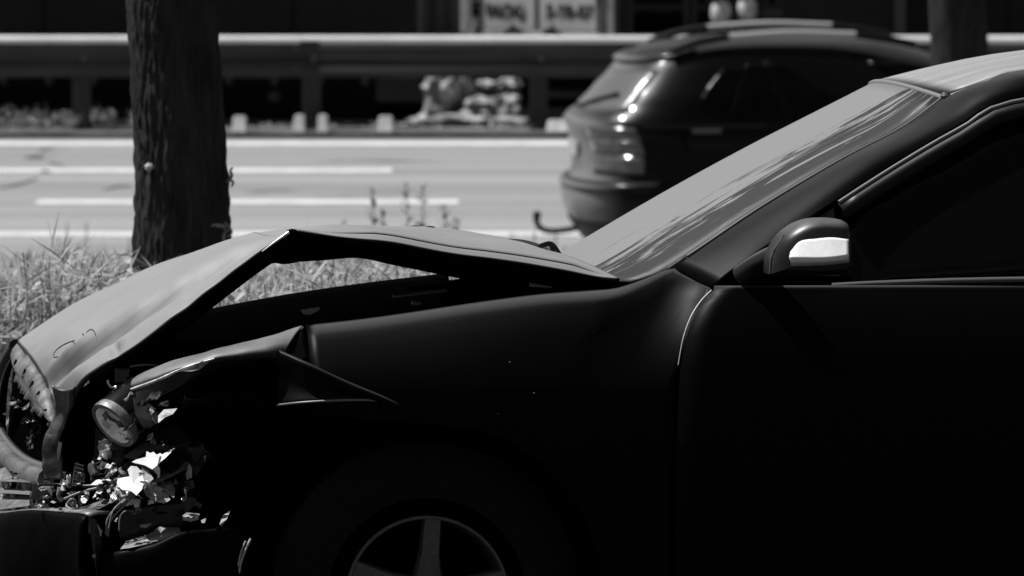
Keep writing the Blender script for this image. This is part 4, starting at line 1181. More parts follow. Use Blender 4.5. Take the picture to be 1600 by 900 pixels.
# the middle of the nose pushed back less than the corner
g = []
AVf = [i / 44 for i in range(45)]
for a in AVf: g.append([hood_front(j / 63, a) for j in range(64)])
farh = []
for a in [.9, .75, .6, .45, .3, .15, 0]:
    r_ = []
    for j in range(64):
        p = hood_front(j / 63, a if a > .35 else .35 * 1.0); q = nn[0]
        s = (1 - a)
        m_ = hood_front(j / 63, 1.0)
        n_ = hood_front(j / 63, a)
        r_.append(Vector((m_.x + (n_.x - m_.x) * .35 + .0, -n_.y, m_.z - .03 * s ** 2)))
    farh.append(r_)
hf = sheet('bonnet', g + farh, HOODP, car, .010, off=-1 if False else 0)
# near flange of the front part and its inner frame
def flange(name, edge, depth, inn, par=None):
    r0 = [p + Vector((0, -.001, .002)) for p in edge]
    r1 = [p + Vector((0, -.006, -depth * .6)) for p in edge]
    r2 = [p + Vector((0, -inn, -depth)) for p in edge]
    r3 = [p + Vector((0, -inn * 2.6, -depth * 1.05)) for p in edge]
    return sheet(name, [r0, r1, r2, r3], UNDER, par or hf, .006)
n2 = cr(Nn[:7], 30)
flange('bonnet_flange', n2, .036, .02)
# rear part of the bonnet
Nr = [C(459, 361, .68), C(520, 371, .685), C(600, 382, .69), C(700, 397, .695), C(800, 412, .70), C(880, 425, .705), C(935, 435, .705), C(968, 438, .70)]
Mr = [C(404, 367, 0) + Vector((0, 0, -.001)), C(470, 360, 0), C(540, 357, 0), C(600, 357, 0), C(660, 359, 0), C(715, 365, 0), C(760, 372, 0), C(790, 378, 0)]
nr, mr_ = cr(Nr, 48), cr(Mr, 48)
def hood_rear(t, a):
    f = t * 47; i = min(int(f), 46); N_ = nr[i].lerp(nr[i + 1], f - i); M_ = mr_[i].lerp(mr_[i + 1], f - i)
    p = N_.lerp(M_, a)
    # the rear edge runs in a bow
    k = min(1, t * 4)
    e_ = min(1, (1 - t) * 7)
    lip = .011 * min(1, a / .024) + .007 * max(0, min(1, (a - .026) / .007))     # rolled edge, then a sharp step
    b = (.010 * math.sin(math.pi * a) + lip * (1 - a) * e_ + .004 * noise.noise(Vector((t * 5, a * 4, 9)))) * k
    b -= .010 * math.sin(math.pi * a) * max(0, 1 - t * 6)
    return p + Vector((0, 0, b))
g = [[hood_rear(j / 63, a) for j in range(64)] for a in [0, .006, .012, .018, .024, .026, .028, .031, .034, .038, .05, .07] + [.1 + .9 * i / 30 for i in range(31)]]
farh = []
for a in [.9, .75, .6, .45, .3, .15, 0]:
    r_ = []
    for j in range(64):
        m_ = hood_rear(j / 63, 1.0); n_ = hood_rear(j / 63, a); s = 1 - a
        r_.append(Vector((m_.x + (n_.x - m_.x) * (.45 + .55 * j / 63), -n_.y, m_.z - .045 * s ** 2)))
    farh.append(r_)
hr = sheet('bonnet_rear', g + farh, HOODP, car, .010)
flange('bonnet_flange', [p for p in cr(Nr[:7], 40)], .030, .03, hr)
# inner stiffening frame under the far side and across
fe = [r[0] for r in [farh[-1]]]
tube('bonnet_stiffener', [hood_rear(.02, a) + Vector((-.01, 0, -.035)) for a in (.02, .3, .6, 1.0)], .022, UNDER, hr, 8, 14)
# far side inner frame that shows under the tent
pts = [C(402, 402, -.62), C(430, 400, -.62), C(500, 396, -.62), C(560, 392, -.62), C(620, 404, -.62), C(685, 417, -.62), C(760, 432, -.62)]
tube('bonnet_stiffener', pts, .016, UNDER, hr, 8, 24)
# torn bright lip at the fold
tube('torn_edge', [C(452, 363, .683), C(430, 378, .684), C(410, 393, .684)], .004, mat('bare_edge', .6, .3, metal=.5), hf, 6, 8, taper=(1, .3))
tube('torn_edge', [C(450, 362, .683), C(456, 360, .68), C(463, 361, .68)], .004, BLACK, hf, 6, 8)
# pen ovals somebody drew on the bonnet
def oval(tc_, ac, rt, ra, rotk, span):
    pts = []
    for i in range(29):
        th = span[0] + (span[1] - span[0]) * i / 28
        x, y = math.cos(th), math.sin(th)
        t = tc_ + rt * x; a = ac + ra * y + rotk * x
        pts.append(hood_front(min(1, t), min(1, a)) + Vector((0, .0, .0085)))
    tube('pen_mark', pts, .0011, mat('pen_ink', .03, .6), hf, 5)
oval(.80, .30, .05, .075, .05, (-.4, 4.6)); oval(.865, .40, .062, .07, .05, (-.6, 3.5))
# washer jets
for x, y in ((672, 361), (648, 360)):
    q = C(x, y, .0 if x > 660 else -.1); lathe('washer_jet', [(.016, -.012), (.014, .004), (.008, .010), (.001, .011)], BLACK, hr, q, (0, 0, 1), 12)

# ---- grille surround and nose
nose_top = [hood_front(1.0, a) for a in (0.0, .08, .2, .35, .5, .65, .8, .92, 1.0)]
nt_ = cr(nose_top, 30)
low_e = [C(88, 655, .585), C(80, 662, .56), C(72, 652, .5), C(62, 648, .42), C(52, 640, .33), C(44, 622, .25), C(36, 612, .16), C(28, 602, .08), C(24, 580, .02)]
le = cr(low_e, 30)
g = []
for i in range(6):
    t = i / 5
    g.append([a.lerp(b, t) + Vector((.014 * math.sin(math.pi * min(1, t * 1.4)) + (0 if t < .9 else .006 * (((j * 7) % 5) - 2) / 2), 0, (0 if t < .9 else .008 * (((j * 3) % 5) - 2) / 2))) for j, (a, b) in enumerate(zip(nt_, le))])
g = crumple(g, .004, 16, 2)
nf = sheet('grille_top_frame', g, SCRAPE, car, .006)
for j in (4, 9, 13, 18, 24):
    a, b = g[1][j], g[4][min(29, j + 3)]
    tube('frame_slot', [a + Vector((.005, .003, 0)), a.lerp(b, .3 + .09 * (j % 4)) + Vector((.007, .004, 0))], .0032, BLACK, nf, 6)
# near side strip of the surround, torn off the corner
st = [[C(82, 604, .60), C(84, 640, .595), C(72, 680, .59), C(68, 715, .585), C(72, 752, .58)],
      [C(100, 612, .615), C(104, 642, .61), C(92, 682, .605), C(86, 715, .60), C(90, 748, .60)],
      [C(124, 604, .60), C(110, 640, .60), C(98, 675, .60), C(92, 710, .595), C(88, 740, .595)]]
sheet('grille_side_strip', crumple(loft(st, 44, 13), .012, 14, 4), mat('scraped_dark', .09, .4, metal=.5, nscale=14, namp=.9, bump=.4, bscale=30), car, .008)
ring_low = [C(-14, 672, -.25), C(-6, 690, -.12), C(8, 712, .06), C(28, 732, .25), C(50, 744, .42), C(72, 750, .56)]
tube('grille_lower_surround', ring_low, .018, mat('surround_metal', .17, .4, metal=.6, nscale=20, namp=.5), car, 10, 30, flat=1.25)
tube('grille_inner_rim', [p + Vector((-.01, .0, .026)) for p in cr(ring_low, 12)[2:]], .008, CHROME, car, 8, 24)
ring_l = [C(25, 541, .0), C(12, 562, -.06), C(4, 585, -.12), C(0, 615, -.2), C(-2, 650, -.25), C(-2, 690, -.2)]
tube('grille_far_surround', ring_l, .016, GLOSSB, car, 10, 30, flat=1.0)
plate('grille_backing', [C(22, 560, -.30), C(88, 610, .50), C(84, 745, .50), C(10, 700, -.30)], UNDER, car, .03, (-1, 0, 0))
pp0 = plate('dark_backing', [C(88, 640, .42), C(140, 600, .42), C(260, 560, .42), C(470, 540, .42), C(470, 905, .42), C(60, 905, .42)], UNDER, car, .05)  # black sheet added to stand in for the dark behind the lamp
box('radiator', (.50, -.45, .36), (.56, .50, .72), UNDER, car, .01)
# cooler with bright fins
cl_ = plate('oil_cooler', [C(122, 722, .60), C(131, 730, .60), C(130, 757, .60), C(113, 760, .60), C(117, 730, .60)], mat('cooler_core', .07, .5, metal=.4), car, .04)
for i in range(6):
    y = 725 + i * 6.2
    tube('cooler_fin', [C(117 - i * .6, y - 1, .606), C(131, y + 2.5, .606)], .0015, CHROME, cl_, 6)
c2 = plate('cooler_bracket', [C(99, 738, .60), C(103, 738, .60), C(98, 757, .60), C(94, 757, .60)], DULLM, car, .02)
for i in range(4): tube('cooler_fin', [C(97, 742 + 4 * i, .604), C(102, 743 + 4 * i, .604)], .0013, CHROME, c2, 6)
plate('bent_bracket', [C(92, 690, .61), C(97, 692, .61), C(94, 712, .61), C(90, 722, .61), C(89, 705, .61)], DULLM, car, .006)

# ---- crumpled front end of the near fender
ftop = [C(474, 511, .738), C(440, 521, .74), C(390, 534, .74), C(330, 549, .73), C(262, 570, .70), C(230, 582, .68), C(203, 592, .66)]
frid = [C(447, 551, .80), C(420, 551, .805), C(380, 556, .80), C(335, 563, .79), C(290, 577, .77), C(245, 597, .74), C(203, 613, .70)]
flow = [C(452, 562, .80), C(420, 558, .80), C(380, 564, .79), C(335, 574, .775), C(300, 592, .765), C(255, 618, .745), C(204, 640, .72)]
fin = [C(440, 600, .76), C(420, 596, .74), C(380, 600, .73), C(340, 606, .73), C(310, 620, .74), C(262, 640, .735), C(200, 648, .715)]
def mixr(a, b, t, bump=0.0): return [Vector(x).lerp(Vector(y), t) + Vector((0, bump * .3, bump)) for x, y in zip(a, b)]
CRUMP = dusty_lit_paint('crumpled_paint', .008, .17, .25, .92, rough=.3, spec=.35, nscale=9, speck=.5)
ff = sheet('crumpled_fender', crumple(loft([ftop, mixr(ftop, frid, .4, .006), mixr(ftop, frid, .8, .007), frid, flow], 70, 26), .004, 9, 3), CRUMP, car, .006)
sheet('crumpled_fender_under', loft([flow, mixr(flow, fin, .5), fin], 40, 8), PAINT, ff, .005)
tube('pale_ridge', [p + Vector((0, .003, .002)) for p in (C(205, 611, .705), C(245, 596, .742), C(290, 576, .772), C(335, 562, .792))], .0045, mat('pale_ridge_tone', .30, .45, metal=.5, nscale=28, namp=1.0), ff, 8, 20, taper=(1, .5))  # pale blotchy tube along the fender ridge
plate('torn_paint_flap', [C(276, 581, .785), C(322, 562, .79), C(326, 566, .79), C(312, 577, .79), C(300, 580, .79), C(288, 580, .787)], MATS['pale_ridge_tone'], ff, .004)
# the buckle where the fender folded on itself
nt1 = [[C(474, 511, .74), C(479, 530, .765), C(484, 560, .80)], [C(455, 522, .755), C(450, 540, .78), C(462, 566, .81)], [C(440, 528, .76), C(434, 543, .785), C(447, 552, .80)]]
sheet('fender_buckle', loft(nt1, 14, 8), PAINT, ff, .005)
# lower folded panel running back towards the wheel
lp1 = [C(436, 551, .812), C(480, 571, .866), C(540, 599, .886), C(600, 624, .892), C(634, 641, .868)]
lp2 = [C(436, 562, .81), C(480, 583, .862), C(540, 608, .884), C(600, 629, .889), C(632, 643, .866)]
lp3 = [C(434, 596, .79), C(480, 606, .848), C(540, 617, .874), C(590, 625, .884), C(630, 645, .864)]
lp4 = [C(433, 633, .81), C(470, 629, .852), C(520, 626, .876), C(575, 625, .884), C(618, 629, .868)]
mat_fold = dusty_lit_paint('folded_paint', .0012, .04, .5, 1.0, rough=.4, spec=.08, nscale=9, speck=.5)
lp0 = [Vector(p) + Vector((0, -.05, .004)) for p in lp1]
fp = sheet('folded_fender_panel', loft([lp0, [Vector(p) + Vector((0, -.010, .003)) for p in lp1], lp1, lp2, lp3, lp4], 50, 28), mat_fold, car, .005)
tube('arch_lip_bent', [p + Vector((0, .004, 0)) for p in lp4], .0028, mat('lip_edge', .12, .4, spec=.5), fp, 6, 24)
# inner wing and dark bay behind
plate('inner_wing', [C(240, 600, .66), C(440, 560, .72), C(640, 600, .74), C(640, 700, .74), C(300, 760, .66)], UNDER, car, .02)
box('sun_block_panel', (-.5, .58, .70), (.5, .80, .73), UNDER, car, .01)  # panel added to stop sun leaking through above the wheel
box('near_inner_panel', (-.55, .60, .45), (.55, .66, .80), UNDER, car, .02)
box('far_inner_panel', (-.55, -.68, .45), (.5, -.62, .80), UNDER, car, .02)
box('bay_floor', (-.55, -.66, .36), (.62, .66, .40), UNDER, car, .01)
box('engine_block', (-.25, -.35, .40), (.42, .32, .72), UNDER, car, .05, 3)
box('engine_cover', (-.2, -.25, .722), (.34, .22, .80), UNDER, car, .04, 3)
box('battery', (.18, .36, .42), (.44, .56, .74), UNDER, car, .02)
lathe('strut_tower', [(.11, 0), (.11, .18), (.08, .21), (.03, .22), (.02, .24)], UNDER, car, (-.05, .52, .62), (0, 0, 1), 24)
lathe('strut_tower', [(.11, 0), (.11, .18), (.08, .21), (.03, .22), (.02, .24)], UNDER, car, (-.05, -.52, .62), (0, 0, 1), 24)
box('cowl_panel', (-.55, -.70, .86), (-.30, .70, .90), UNDER, car, .01)
box('strut_brace', (C(697, 456, .2).x, .18, C(655, 459, .2).z - .004), (C(613, 463, .2).x, .21, C(655, 459, .2).z + .004), mat('brace_metal', .25, .4, metal=.6), car, .003, 2, rot=Matrix.Rotation(math.radians(6.5), 3, 'Y'))
box('brace_bracket', (C(656, 474, .2).x, .18, C(648, 474, .2).z - .005), (C(643, 474, .2).x, .22, C(648, 474, .2).z + .004), MATS['brace_metal'], car, .003)
plate('hinge_bracket', [C(470, 484, .3), C(500, 480, .3), C(498, 485, .3), C(485, 492, .3), C(474, 491, .3)], MATS['brace_metal'], car, .01)
plate('bonnet_hinge', [C(826, 440, .6), C(831, 431, .6), C(836, 433, .6), C(836, 440, .6), C(862, 447, .6), C(862, 450, .6), C(828, 448, .6)], MATS['brace_metal'], car, .008)
tube('cable', [C(640, 452, .4), C(700, 446, .4), C(735, 440, .4), (-.3, .4, .85)], .006, UNDER, car, 6, 12)
# far fender: far edge hidden, top flange seen against the weeds
# (mirrored with the near one); its front half
topF = [C(700, 428, -.735), C(560, 445, -.735), C(440, 463, -.735), C(318, 486, -.735), C(230, 505, -.72), C(160, 530, -.68)]
tf = cr(topF, 30)
sheet('far_front_fender', [tf, [p + Vector((0, -.05, -.02)) for p in tf], [Vector((p.x, -side_v(min(p.x, .7), .75), .75)) for p in tf], [Vector((p.x, -side_v(min(p.x, .7), .66), .66)) for p in tf]], PAINT, car, .006)
sheet('far_fender_flange', [tf, [p + Vector((0, .03, -.01)) for p in tf], [p + Vector((0, .04, -.10)) for p in tf], [p + Vector((0, .05, -.40)) for p in tf]], UNDER, car, .005)
# ---- wipers
wp = tube('wiper_arm', [C(838, 388, .1), C(850, 383, .1), C(862, 382, .1), C(874, 398, .1)], .006, GLOSSB, car, 8, 12)
plate('wiper_pivot', [C(858, 382, .12), C(866, 380, .12), C(874, 390, .12), C(878, 400, .12), C(868, 402, .12), C(862, 396, .12)], GLOSSB, wp, .03)
plate('wiper_clip', [C(864, 396, .14), C(868, 392, .14), C(872, 400, .14), C(867, 402, .14)], CHROME, wp, .004)
tube('wiper_blade', [rowp + Vector((.004, 0, .002)) for rowp in [rows_ for rows_ in (C(872, 399, .05), C(860, 399, -.2), C(850, 399, -.45))]], .006, BLACK, wp, 6, 12)

# ---- smashed headlamp
lc = C(178, 663, .70)
lax = Vector((.66, .42, -.58)).normalized()
hl = lathe('headlamp_drum', [(.046, -.10), (.053, -.06), (.055, -.02), (.055, .0), (.050, .003)], GLOSSB, car, lc, lax, 40, cap=False)
lathe('lamp_ring', [(.055, -.014), (.0565, -.004), (.0555, .005), (.049, .007), (.047, .002)], SCRAPE, hl, lc, lax, 40, cap=False)
lathe('lamp_reflector', [(.046, .004), (.034, -.012), (.016, -.02), (.001, -.021)], mat('reflector_bowl', .75, .25, spec=.6, nscale=70, namp=.3), hl, lc, lax, 40, cap=False)
e1 = Vector((0, 0, 1)); e1 = (e1 - lax * e1.dot(lax)).normalized(); e2 = lax.cross(e1)
rnd = random.Random(3)
for i in range(11):
    a = rnd.uniform(0, 6.28); r_ = rnd.uniform(.004, .038); s = rnd.uniform(.011, .019)
    c_ = lc + e1 * math.cos(a) * r_ + e2 * math.sin(a) * r_ + lax * rnd.uniform(-.004, .006)
    n1 = (e1 * math.cos(i) + e2 * math.sin(i) + lax * rnd.uniform(-.4, .4)).normalized(); n2_ = lax.cross(n1).normalized()
    plate('lens_shard', [c_ - n1 * s, c_ + n2_ * s * .7, c_ + n1 * s, c_ - n2_ * s * .8], rnd.choice((CLEAR, WHITEP, WHITEP, MATS['reflector_bowl'], SMOKE)), hl, .003, lax)
l2 = C(222, 645, .68); ax2 = Vector((.70, .30, -.60)).normalized()
h2 = lathe('projector_lamp', [(.034, -.06), (.042, -.03), (.044, .0), (.040, .004)], SMOKE, car, l2, ax2, 36, cap=False)
lathe('lamp_ring', [(.044, -.004), (.046, .0), (.044, .005), (.037, .005)], CHROME, h2, l2, ax2, 36, cap=False)
lathe('projector_glass', [(.038, .0), (.030, .012), (.016, .019), (.001, .021)], SMOKE, h2, l2, ax2, 30, cap=False)
plate('lamp_side_glass', [C(207, 622, .735), C(240, 618, .735), C(247, 660, .735), C(226, 672, .735), C(212, 650, .738)], SMOKE, h2, .003)
plate('reflector_piece', [C(247, 650, .815), C(256, 640, .80), C(277, 638, .80), C(270, 647, .82), C(258, 652, .83), C(247, 661, .845)], CLEAR, h2, .004)
plate('reflector_piece', [C(233, 628, .715), C(243, 632, .71), C(244, 662, .745), C(238, 655, .745)], CLEAR, h2, .004)
plate('lamp_housing_panel', [C(168, 626, .64), C(200, 618, .64), C(232, 622, .66), C(215, 690, .66), C(190, 690, .66)], BLACK, hl, .02)
tube('lamp_clip', [C(168, 594, .66), C(170, 601, .66), C(176, 606, .66), C(182, 604, .66)], .003, CHROME, car, 6, 10)
box('lamp_bracket', C(202, 590, .64) - Vector((0, .02, .014)), C(178, 580, .64) + Vector((0, .02, .008)), GLOSSB, car, .006)
tube('bay_wire', [C(203, 573, .66), C(225, 570, .66), C(250, 572, .66)], .0025, TRIM, car, 6, 10)

# ---- broken plastic, bumper and beam
def pp(name, pts, m, th=.004, par=None): return plate(name, [C(*q) for q in pts], m, par or car, th)
lo_house = pp('lamp_lower_housing', [(150, 668, .62), (172, 690, .64), (200, 690, .66), (275, 660, .66), (300, 690, .68), (282, 740, .66), (240, 720, .66), (180, 730, .64), (148, 715, .62)], mat('grey_housing', .005, .5, spec=.2), .02)
wpts = [(206, 722, .835), (213, 718, .825), (221, 716, .82), (228, 714, .81), (229, 705, .785), (235, 708, .79), (240, 706, .785), (245, 711, .795), (250, 708, .785), (254, 710, .79), (262, 705, .78), (273, 700, .775), (266, 708, .79), (258, 716, .81), (250, 722, .83), (246, 727, .835), (239, 734, .85), (226, 727, .842)]
wsh = pp('white_reflector_shell', wpts, WHITEP)
pp('shell_flap', [(228, 715, .822), (250, 709, .80), (246, 727, .845), (238, 733, .856)], WHITEP, .004, wsh)
pp('dim_reflector_shell', [(193, 714, .70), (212, 700, .675), (228, 690, .66), (262, 690, .66), (276, 696, .66), (262, 704, .68), (229, 704, .685), (210, 718, .70)], mat('dim_shell', .09, .4, spec=.4), .004)
blob = pp('crushed_lamp_pod', [(200, 735, 0.780), (205, 729, 0.760), (214, 729, 0.750), (222, 738, 0.760), (226, 752, 0.800), (222, 764, 0.840), (213, 774, 0.850), (206, 768, 0.840), (208, 755, 0.820), (203, 745, 0.800)], WHITEP, .02)
pp('crushed_lamp_pod', [(184, 748, 0.760), (203, 745, 0.750), (209, 755, 0.790), (207, 768, 0.830), (190, 765, 0.820), (183, 757, 0.790)], WHITEP, .02)
pp('pod_wing', [(222, 731, 0.760), (232, 735, 0.750), (240, 748, 0.790), (230, 757, 0.820), (224, 748, 0.800)], CLEAR, .005)
pp('white_splinter', [(142, 757, .71), (156, 746, .67), (168, 745, .67), (171, 749, .69), (158, 757, .72), (148, 758, .73)], WHITEP, .006)
pp('white_splinter', [(150, 770, .73), (158, 763, .70), (162, 765, .71), (157, 772, .75)], WHITEP, .004)
pp('clear_cover_shard', [(223, 762, .75), (232, 758, .73), (245, 764, .74), (262, 772, .76), (266, 781, .79), (256, 787, .80), (240, 783, .80), (228, 775, .78)], CLEAR, .003)
pp('clear_cover_shard', [(250, 757, .72), (268, 750, .70), (274, 765, .74), (272, 778, .78), (264, 774, .77), (256, 766, .75)], mat('hazy_shard', .22, .2, spec=.6, nscale=30, namp=.6), .003)
pp('clear_cover_shard', [(236, 757, .735), (246, 758, .73), (257, 765, .745), (250, 768, .76), (242, 765, .755)], WHITEP, .003)
pp('bent_rail', [(232, 752, .70), (270, 737, .695), (286, 730, .69), (290, 714, .67), (294, 718, .69), (296, 730, .72), (268, 745, .74), (238, 758, .75)], SCRAPE, .008)
pp('hanging_tab', [(296, 724, .72), (300, 732, .72), (300, 746, .72), (292, 750, .73), (290, 742, .72)], mat('pale_tab', .35, .4, spec=.4), .004)
pp('dark_lug', [(288, 752, .70), (302, 750, .70), (304, 762, .71), (292, 766, .72)], SCRAPE, .01)
pp('torn_mount', [(288, 700, .67), (300, 706, .66), (322, 700, .66), (322, 720, .68), (306, 745, .70), (300, 730, .70)], mat('torn_mount_grey', .03, .5), .01)
# bumper beam: a scraped plank with wires and shards on it
bb = pp('bumper_beam', [(118, 797, .72), (150, 786, .70), (212, 763, .66), (206, 770, .70), (150, 797, .78), (138, 806, .80)], SCRAPE, .03)
pp('beam_cap', [(0, 772, .30), (46, 770, .45), (46, 790, .55), (0, 796, .42)], SCRAPE, .03)
pp('beam_cap', [(-14, 738, .15), (8, 730, .22), (20, 745, .30), (46, 750, .42), (56, 754, .50), (30, 753, .46), (0, 752, .35)], SCRAPE, .01)
pp('broken_louvre', [(0, 762, .30), (30, 764, .42), (48, 768, .50), (46, 773, .52), (0, 770, .36)], mat('louvre_grey', .12, .5), .006)
pp('torn_lug', [(52, 756, .56), (66, 754, .56), (82, 756, .57), (84, 780, .60), (62, 784, .62), (48, 780, .60)], GLOSSB, .03)
pp('bright_lug_face', [(60, 763, .62), (70, 757, .60), (85, 760, .60), (74, 764, .63), (64, 768, .64)], DULLM, .004)
pp('pale_spacer', [(90, 758, .62), (97, 757, .62), (99, 782, .64), (92, 786, .65), (88, 775, .64)], SCRAPE, .01)
for i in range(22):
    x = 56 + rnd.random() * 100; y = 772 + rnd.random() * 25; s = rnd.uniform(2, 8); v_ = .62 + (y - 776) / 20 * .10
    a = rnd.uniform(0, 3.14)
    pp('glass_crumb', [(x + s * math.cos(a), y + s * .4 * math.sin(a), v_), (x + s * .4 * math.cos(a + 1.6), y + s * .5 * math.sin(a + 1.6), v_ - .02), (x - s * math.cos(a), y - s * .4 * math.sin(a), v_ - .01), (x + s * .3 * math.cos(a - 1.6), y + s * .45 * math.sin(a - 1.6), v_ + .015)], rnd.choice((CLEAR, SMOKE, WHITEP, DULLM, GLOSSB, SMOKE)), .004)
def wire(pts, r, m, par=None): return tube('loose_wire', [C(*q) for q in pts], r, m, par or car, 6, 24)
WIREM = mat('wire_sleeve', .16, .4, spec=.4); WIREB = mat('wire_black', .01, .4, spec=.4)
wire([(208, 772, .80), (196, 782, .80), (178, 797, .80), (168, 812, .80), (165, 835, .80)], .0022, WIREM)
wire([(212, 773, .80), (198, 786, .80), (184, 800, .80), (172, 815, .80), (168, 838, .80)], .0022, WIREM)
wire([(206, 770, .79), (188, 786, .80), (176, 800, .81), (170, 826, .81)], .002, WIREM)
wire([(95, 760, .66), (125, 760, .66), (160, 758, .68), (190, 752, .70)], .004, WIREB)
wire([(100, 780, .68), (130, 768, .68), (165, 760, .70)], .003, WIREM)
wire([(108, 797, .70), (118, 785, .70), (112, 780, .70), (104, 790, .70), (112, 797, .72)], .003, WIREM)
wire([(60, 758, .62), (90, 757, .62), (110, 762, .64)], .003, WIREB)
for i in range(5):
    x = 162 + i * 9; wire([(x - 4, 760 + (i % 2) * 3, .70), (x + 1, 752, .71), (x + 6, 757, .71), (x + 2, 763, .72)], .004, rnd.choice((WIREB, DULLM, SMOKE)))
# bumper cover, left part: dark face under a pale lip
lipp = [C(-60, 806, .20), C(0, 806, .50), C(25, 803, .58), (C(60, 801, .66)), C(100, 801, .74), C(132, 804, .81), C(139, 808, .83)]
lr = cr(lipp, 30)
def drop(r_, dw, dx=0.0, dv=0.0): return [p + Vector((dx, dv, -dw)) for p in r_]
bf = sheet('bumper_cover', crumple(loft([lr, drop(lr, .006, .008, .006), drop(lr, .03, .014, .008), drop(lr, .10, .012, .004), drop(lr, .20, -.01, 0), drop(lr, .30, -.05, -.01)], 50, 24), .005, 9, 3), mat('bumper_black', .0010, .45, spec=.03, nscale=14, namp=.5), car, .006)
sheet('bumper_top_lip', [drop(lr, -.001), drop(lr, -.006, -.02, -.03), drop(lr, -.004, -.05, -.07)], SCRAPE, bf, .005)
pp('torn_edge_plate', [(138, 808, .832), (150, 812, .82), (160, 850, .80), (152, 905, .80), (148, 860, .83)], mat('torn_grey', .02, .4, spec=.3), .006, bf)
pp('white_foam', [(139, 812, .80), (146, 810, .79), (160, 830, .78), (158, 838, .80), (148, 836, .82), (139, 833, .82)], WHITEP, .02, bf)
lathe('bumper_clip', [(.004, -.003), (.006, 0), (.003, .004)], DULLM, bf, C(100, 814, .76), (0, 1, 0), 10)
lathe('bumper_clip', [(.004, -.003), (.005, 0), (.003, .004)], DULLM, bf, C(147, 869, .835), (0, 1, 0), 10)
# right part: cover wrapping to the wheel, with a lit ledge
cov = [C(158, 868, .80), C(190, 862, .835), C(235, 853, .855), C(282, 836, .865), C(330, 826, .865), C(362, 828, .86), C(386, 850, .85)]
cv = cr(cov, 30)
bc = sheet('bumper_corner', crumple(loft([cv, drop(cv, .01, .004, .006), drop(cv, .05, .004, .008), drop(cv, .12, 0, .0), drop(cv, .24, -.02, -.02)], 50, 20), .006, 11, 6), MATS['bumper_black'], car, .006)
pp('bumper_ledge', [(188, 858, .84), (198, 846, .80), (232, 836, .77), (250, 823, .74), (262, 824, .75), (280, 824, .76), (282, 830, .80), (262, 840, .84), (230, 850, .855), (204, 856, .85)], mat('ledge_grey', .20, .5, nscale=30, namp=.8), .008, bc)
pp('lamp_frame', [(184, 806, .68), (192, 796, .68), (290, 786, .68), (285, 826, .68), (188, 850, .68)], GLOSSB, .02, bc)
tube('frame_edge', [C(186, 830, .775), C(188, 808, .765), C(196, 799, .765), C(206, 799, .77)], .0022, TRIM, bc, 6, 14)
pp('lit_scrap', [(218, 821, .80), (224, 819, .79), (238, 818, .79), (228, 825, .81), (220, 824, .81)], mat('scrap_pale', .3, .5), .004, bc)
pp('lit_scrap', [(285, 806, .80), (292, 801, .78), (312, 803, .78), (310, 812, .82), (298, 815, .83), (286, 813, .82)], MATS['scrap_pale'], .004, bc)
pp('lit_scrap', [(314, 812, .82), (322, 810, .81), (320, 817, .83), (315, 817, .83)], MATS['scrap_pale'], .004, bc)
pp('lit_scrap', [(343, 820, .84), (348, 806, .80), (360, 797, .78), (354, 812, .83), (346, 822, .85)], MATS['scrap_pale'], .004, bc)
pp('lit_scrap', [(208, 782, .78), (219, 780, .76), (218, 792, .80), (210, 793, .80)], WHITEP, .004, bc)
pp('lit_scrap', [(178, 815, .80), (184, 808, .79), (182, 815, .81)], MATS['scrap_pale'], .004, bc)
tube('liner_edge', [C(392, 842, .86), C(384, 858, .865), C(376, 880, .865), C(373, 900, .86)], .0028, mat('liner_pale', .35, .5), bc, 6, 16)
tube('liner_edge', [C(384, 845, .862), C(377, 862, .866), C(372, 884, .866)], .0018, MATS['liner_pale'], bc, 6, 16)

# ---- torn scraps filling the smashed corner
def scrap(name, px, py, v, size, m, r_, par=None):
    c = C(px, py, v); n_ = Vector((r_.uniform(-.3, 1), r_.uniform(-.2, 1), r_.uniform(-.3, 1))).normalized()
    e1_ = n_.cross(Vector((r_.random(), r_.random(), r_.random()))).normalized(); e2_ = n_.cross(e1_)
    asp = r_.uniform(.25, .8); k = 7; g = []
    for i in range(k):
        row_ = []
        for j in range(k):
            x, y = (j / (k - 1) - .5) * 2, (i / (k - 1) - .5) * 2 * asp
            edge = max(abs(x), abs(y) / asp)
            if edge > .9: x *= r_.uniform(.65, 1.15); y *= r_.uniform(.65, 1.15)
            p = c + (e1_ * x + e2_ * y) * size
            row_.append(p + n_ * size * .9 * noise.noise(p * (1.1 / size)))
        g.append(row_)
    return sheet(name, g, m, par or car, .002, smooth=r_.random() < .5)
r9 = random.Random(77)
DARKS = [BLACK, GLOSSB, UNDER, mat('torn_grey_plastic', .02, .5, spec=.3), mat('torn_mid_grey', .06, .45, spec=.4, nscale=30, namp=.6)]
LIGHT = [SCRAPE, SMOKE, CLEAR, DULLM, WHITEP, MATS['scraped_dark']]
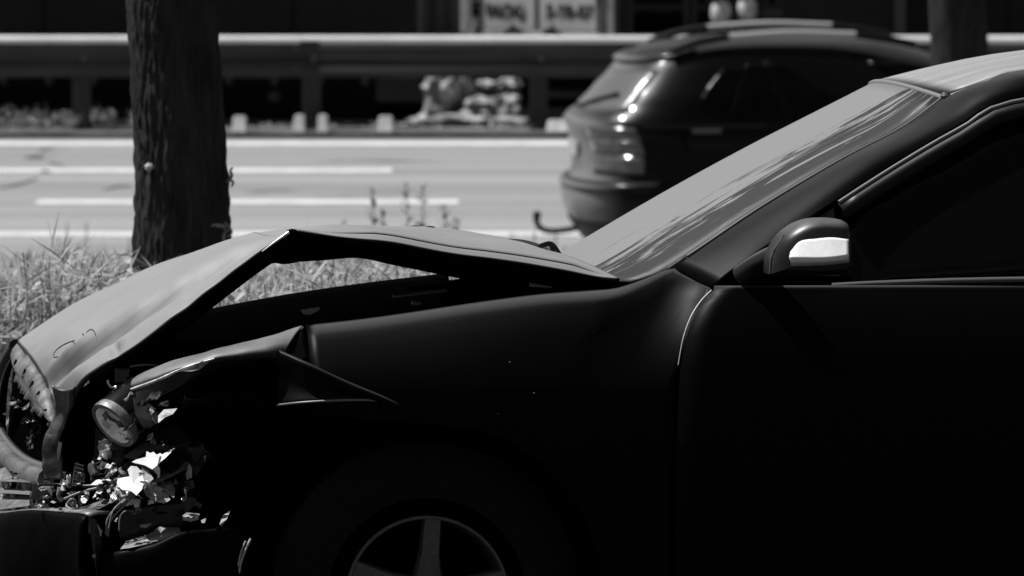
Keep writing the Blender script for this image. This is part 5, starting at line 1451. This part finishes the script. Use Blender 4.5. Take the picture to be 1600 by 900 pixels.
for i in range(70):
    px, py = r9.uniform(150, 320), r9.gauss(745, 38)
    if py < 672 or py > 815: continue
    scrap('torn_plastic', px, py, r9.uniform(.60, .70), r9.uniform(.012, .036), r9.choice(DARKS), r9)
for i in range(46):
    px, py = r9.gauss(195, 55), r9.gauss(762, 22)
    if py < 715 or py > 805 or px < 60 or px > 305: continue
    scrap('torn_metal', px, py, r9.uniform(.68, .79), r9.uniform(.005, .017), r9.choice(LIGHT), r9)
for i in range(34):
    px, py = r9.uniform(-5, 140), r9.gauss(778, 13)
    if py > 798: continue
    scrap('torn_metal', px, py, .30 + (px + 5) / 145 * .42 + r9.uniform(-.03, .05), r9.uniform(.006, .02), r9.choice(LIGHT + DARKS), r9)
for i in range(14):
    px, py = r9.uniform(22, 66), r9.uniform(625, 700)
    scrap('torn_plastic', px, py, r9.uniform(.1, .42), r9.uniform(.008, .02), r9.choice(DARKS + [SMOKE]), r9)
for i in range(16):
    px, py = r9.uniform(200, 290), r9.uniform(615, 700)
    scrap('lamp_splinter', px, py, r9.uniform(.70, .78), r9.uniform(.006, .016), r9.choice([SMOKE, SMOKE, CLEAR, GLOSSB, BLACK]), r9)
# grit and chips sitting on the paint of the flank
CHIP = mat('paint_chip', .35, .6)
for i in range(4):
    u, w = r9.uniform(-1.3, .1), r9.uniform(.45, .86)
    p = SP(u, w, .0052); lathe('paint_chip', [(r9.uniform(.0006, .0011), 0), (.0005, .0006)], CHIP, car, p, (0, 1, .05), 6)

for i in range(22):      # larger torn pieces
    px, py = r9.gauss(225, 48), r9.gauss(748, 26)
    if not (140 < px < 320 and 690 < py < 800): continue
    scrap('torn_plastic', px, py, r9.uniform(.60, .665), r9.uniform(.022, .046), r9.choice([MATS['torn_mid_grey'], MATS['torn_grey_plastic'], SCRAPE, BLACK, MATS['scraped_dark']]), r9)

for i in range(16):      # bright plastic fragments caught on the beam
    px, py = r9.gauss(205, 40), r9.gauss(762, 16)
    if not (135 < px < 290 and 725 < py < 796): continue
    scrap('lamp_splinter', px, py, r9.uniform(.76, .84), r9.uniform(.006, .015), r9.choice([WHITEP, CLEAR, WHITEP, SMOKE]), r9)
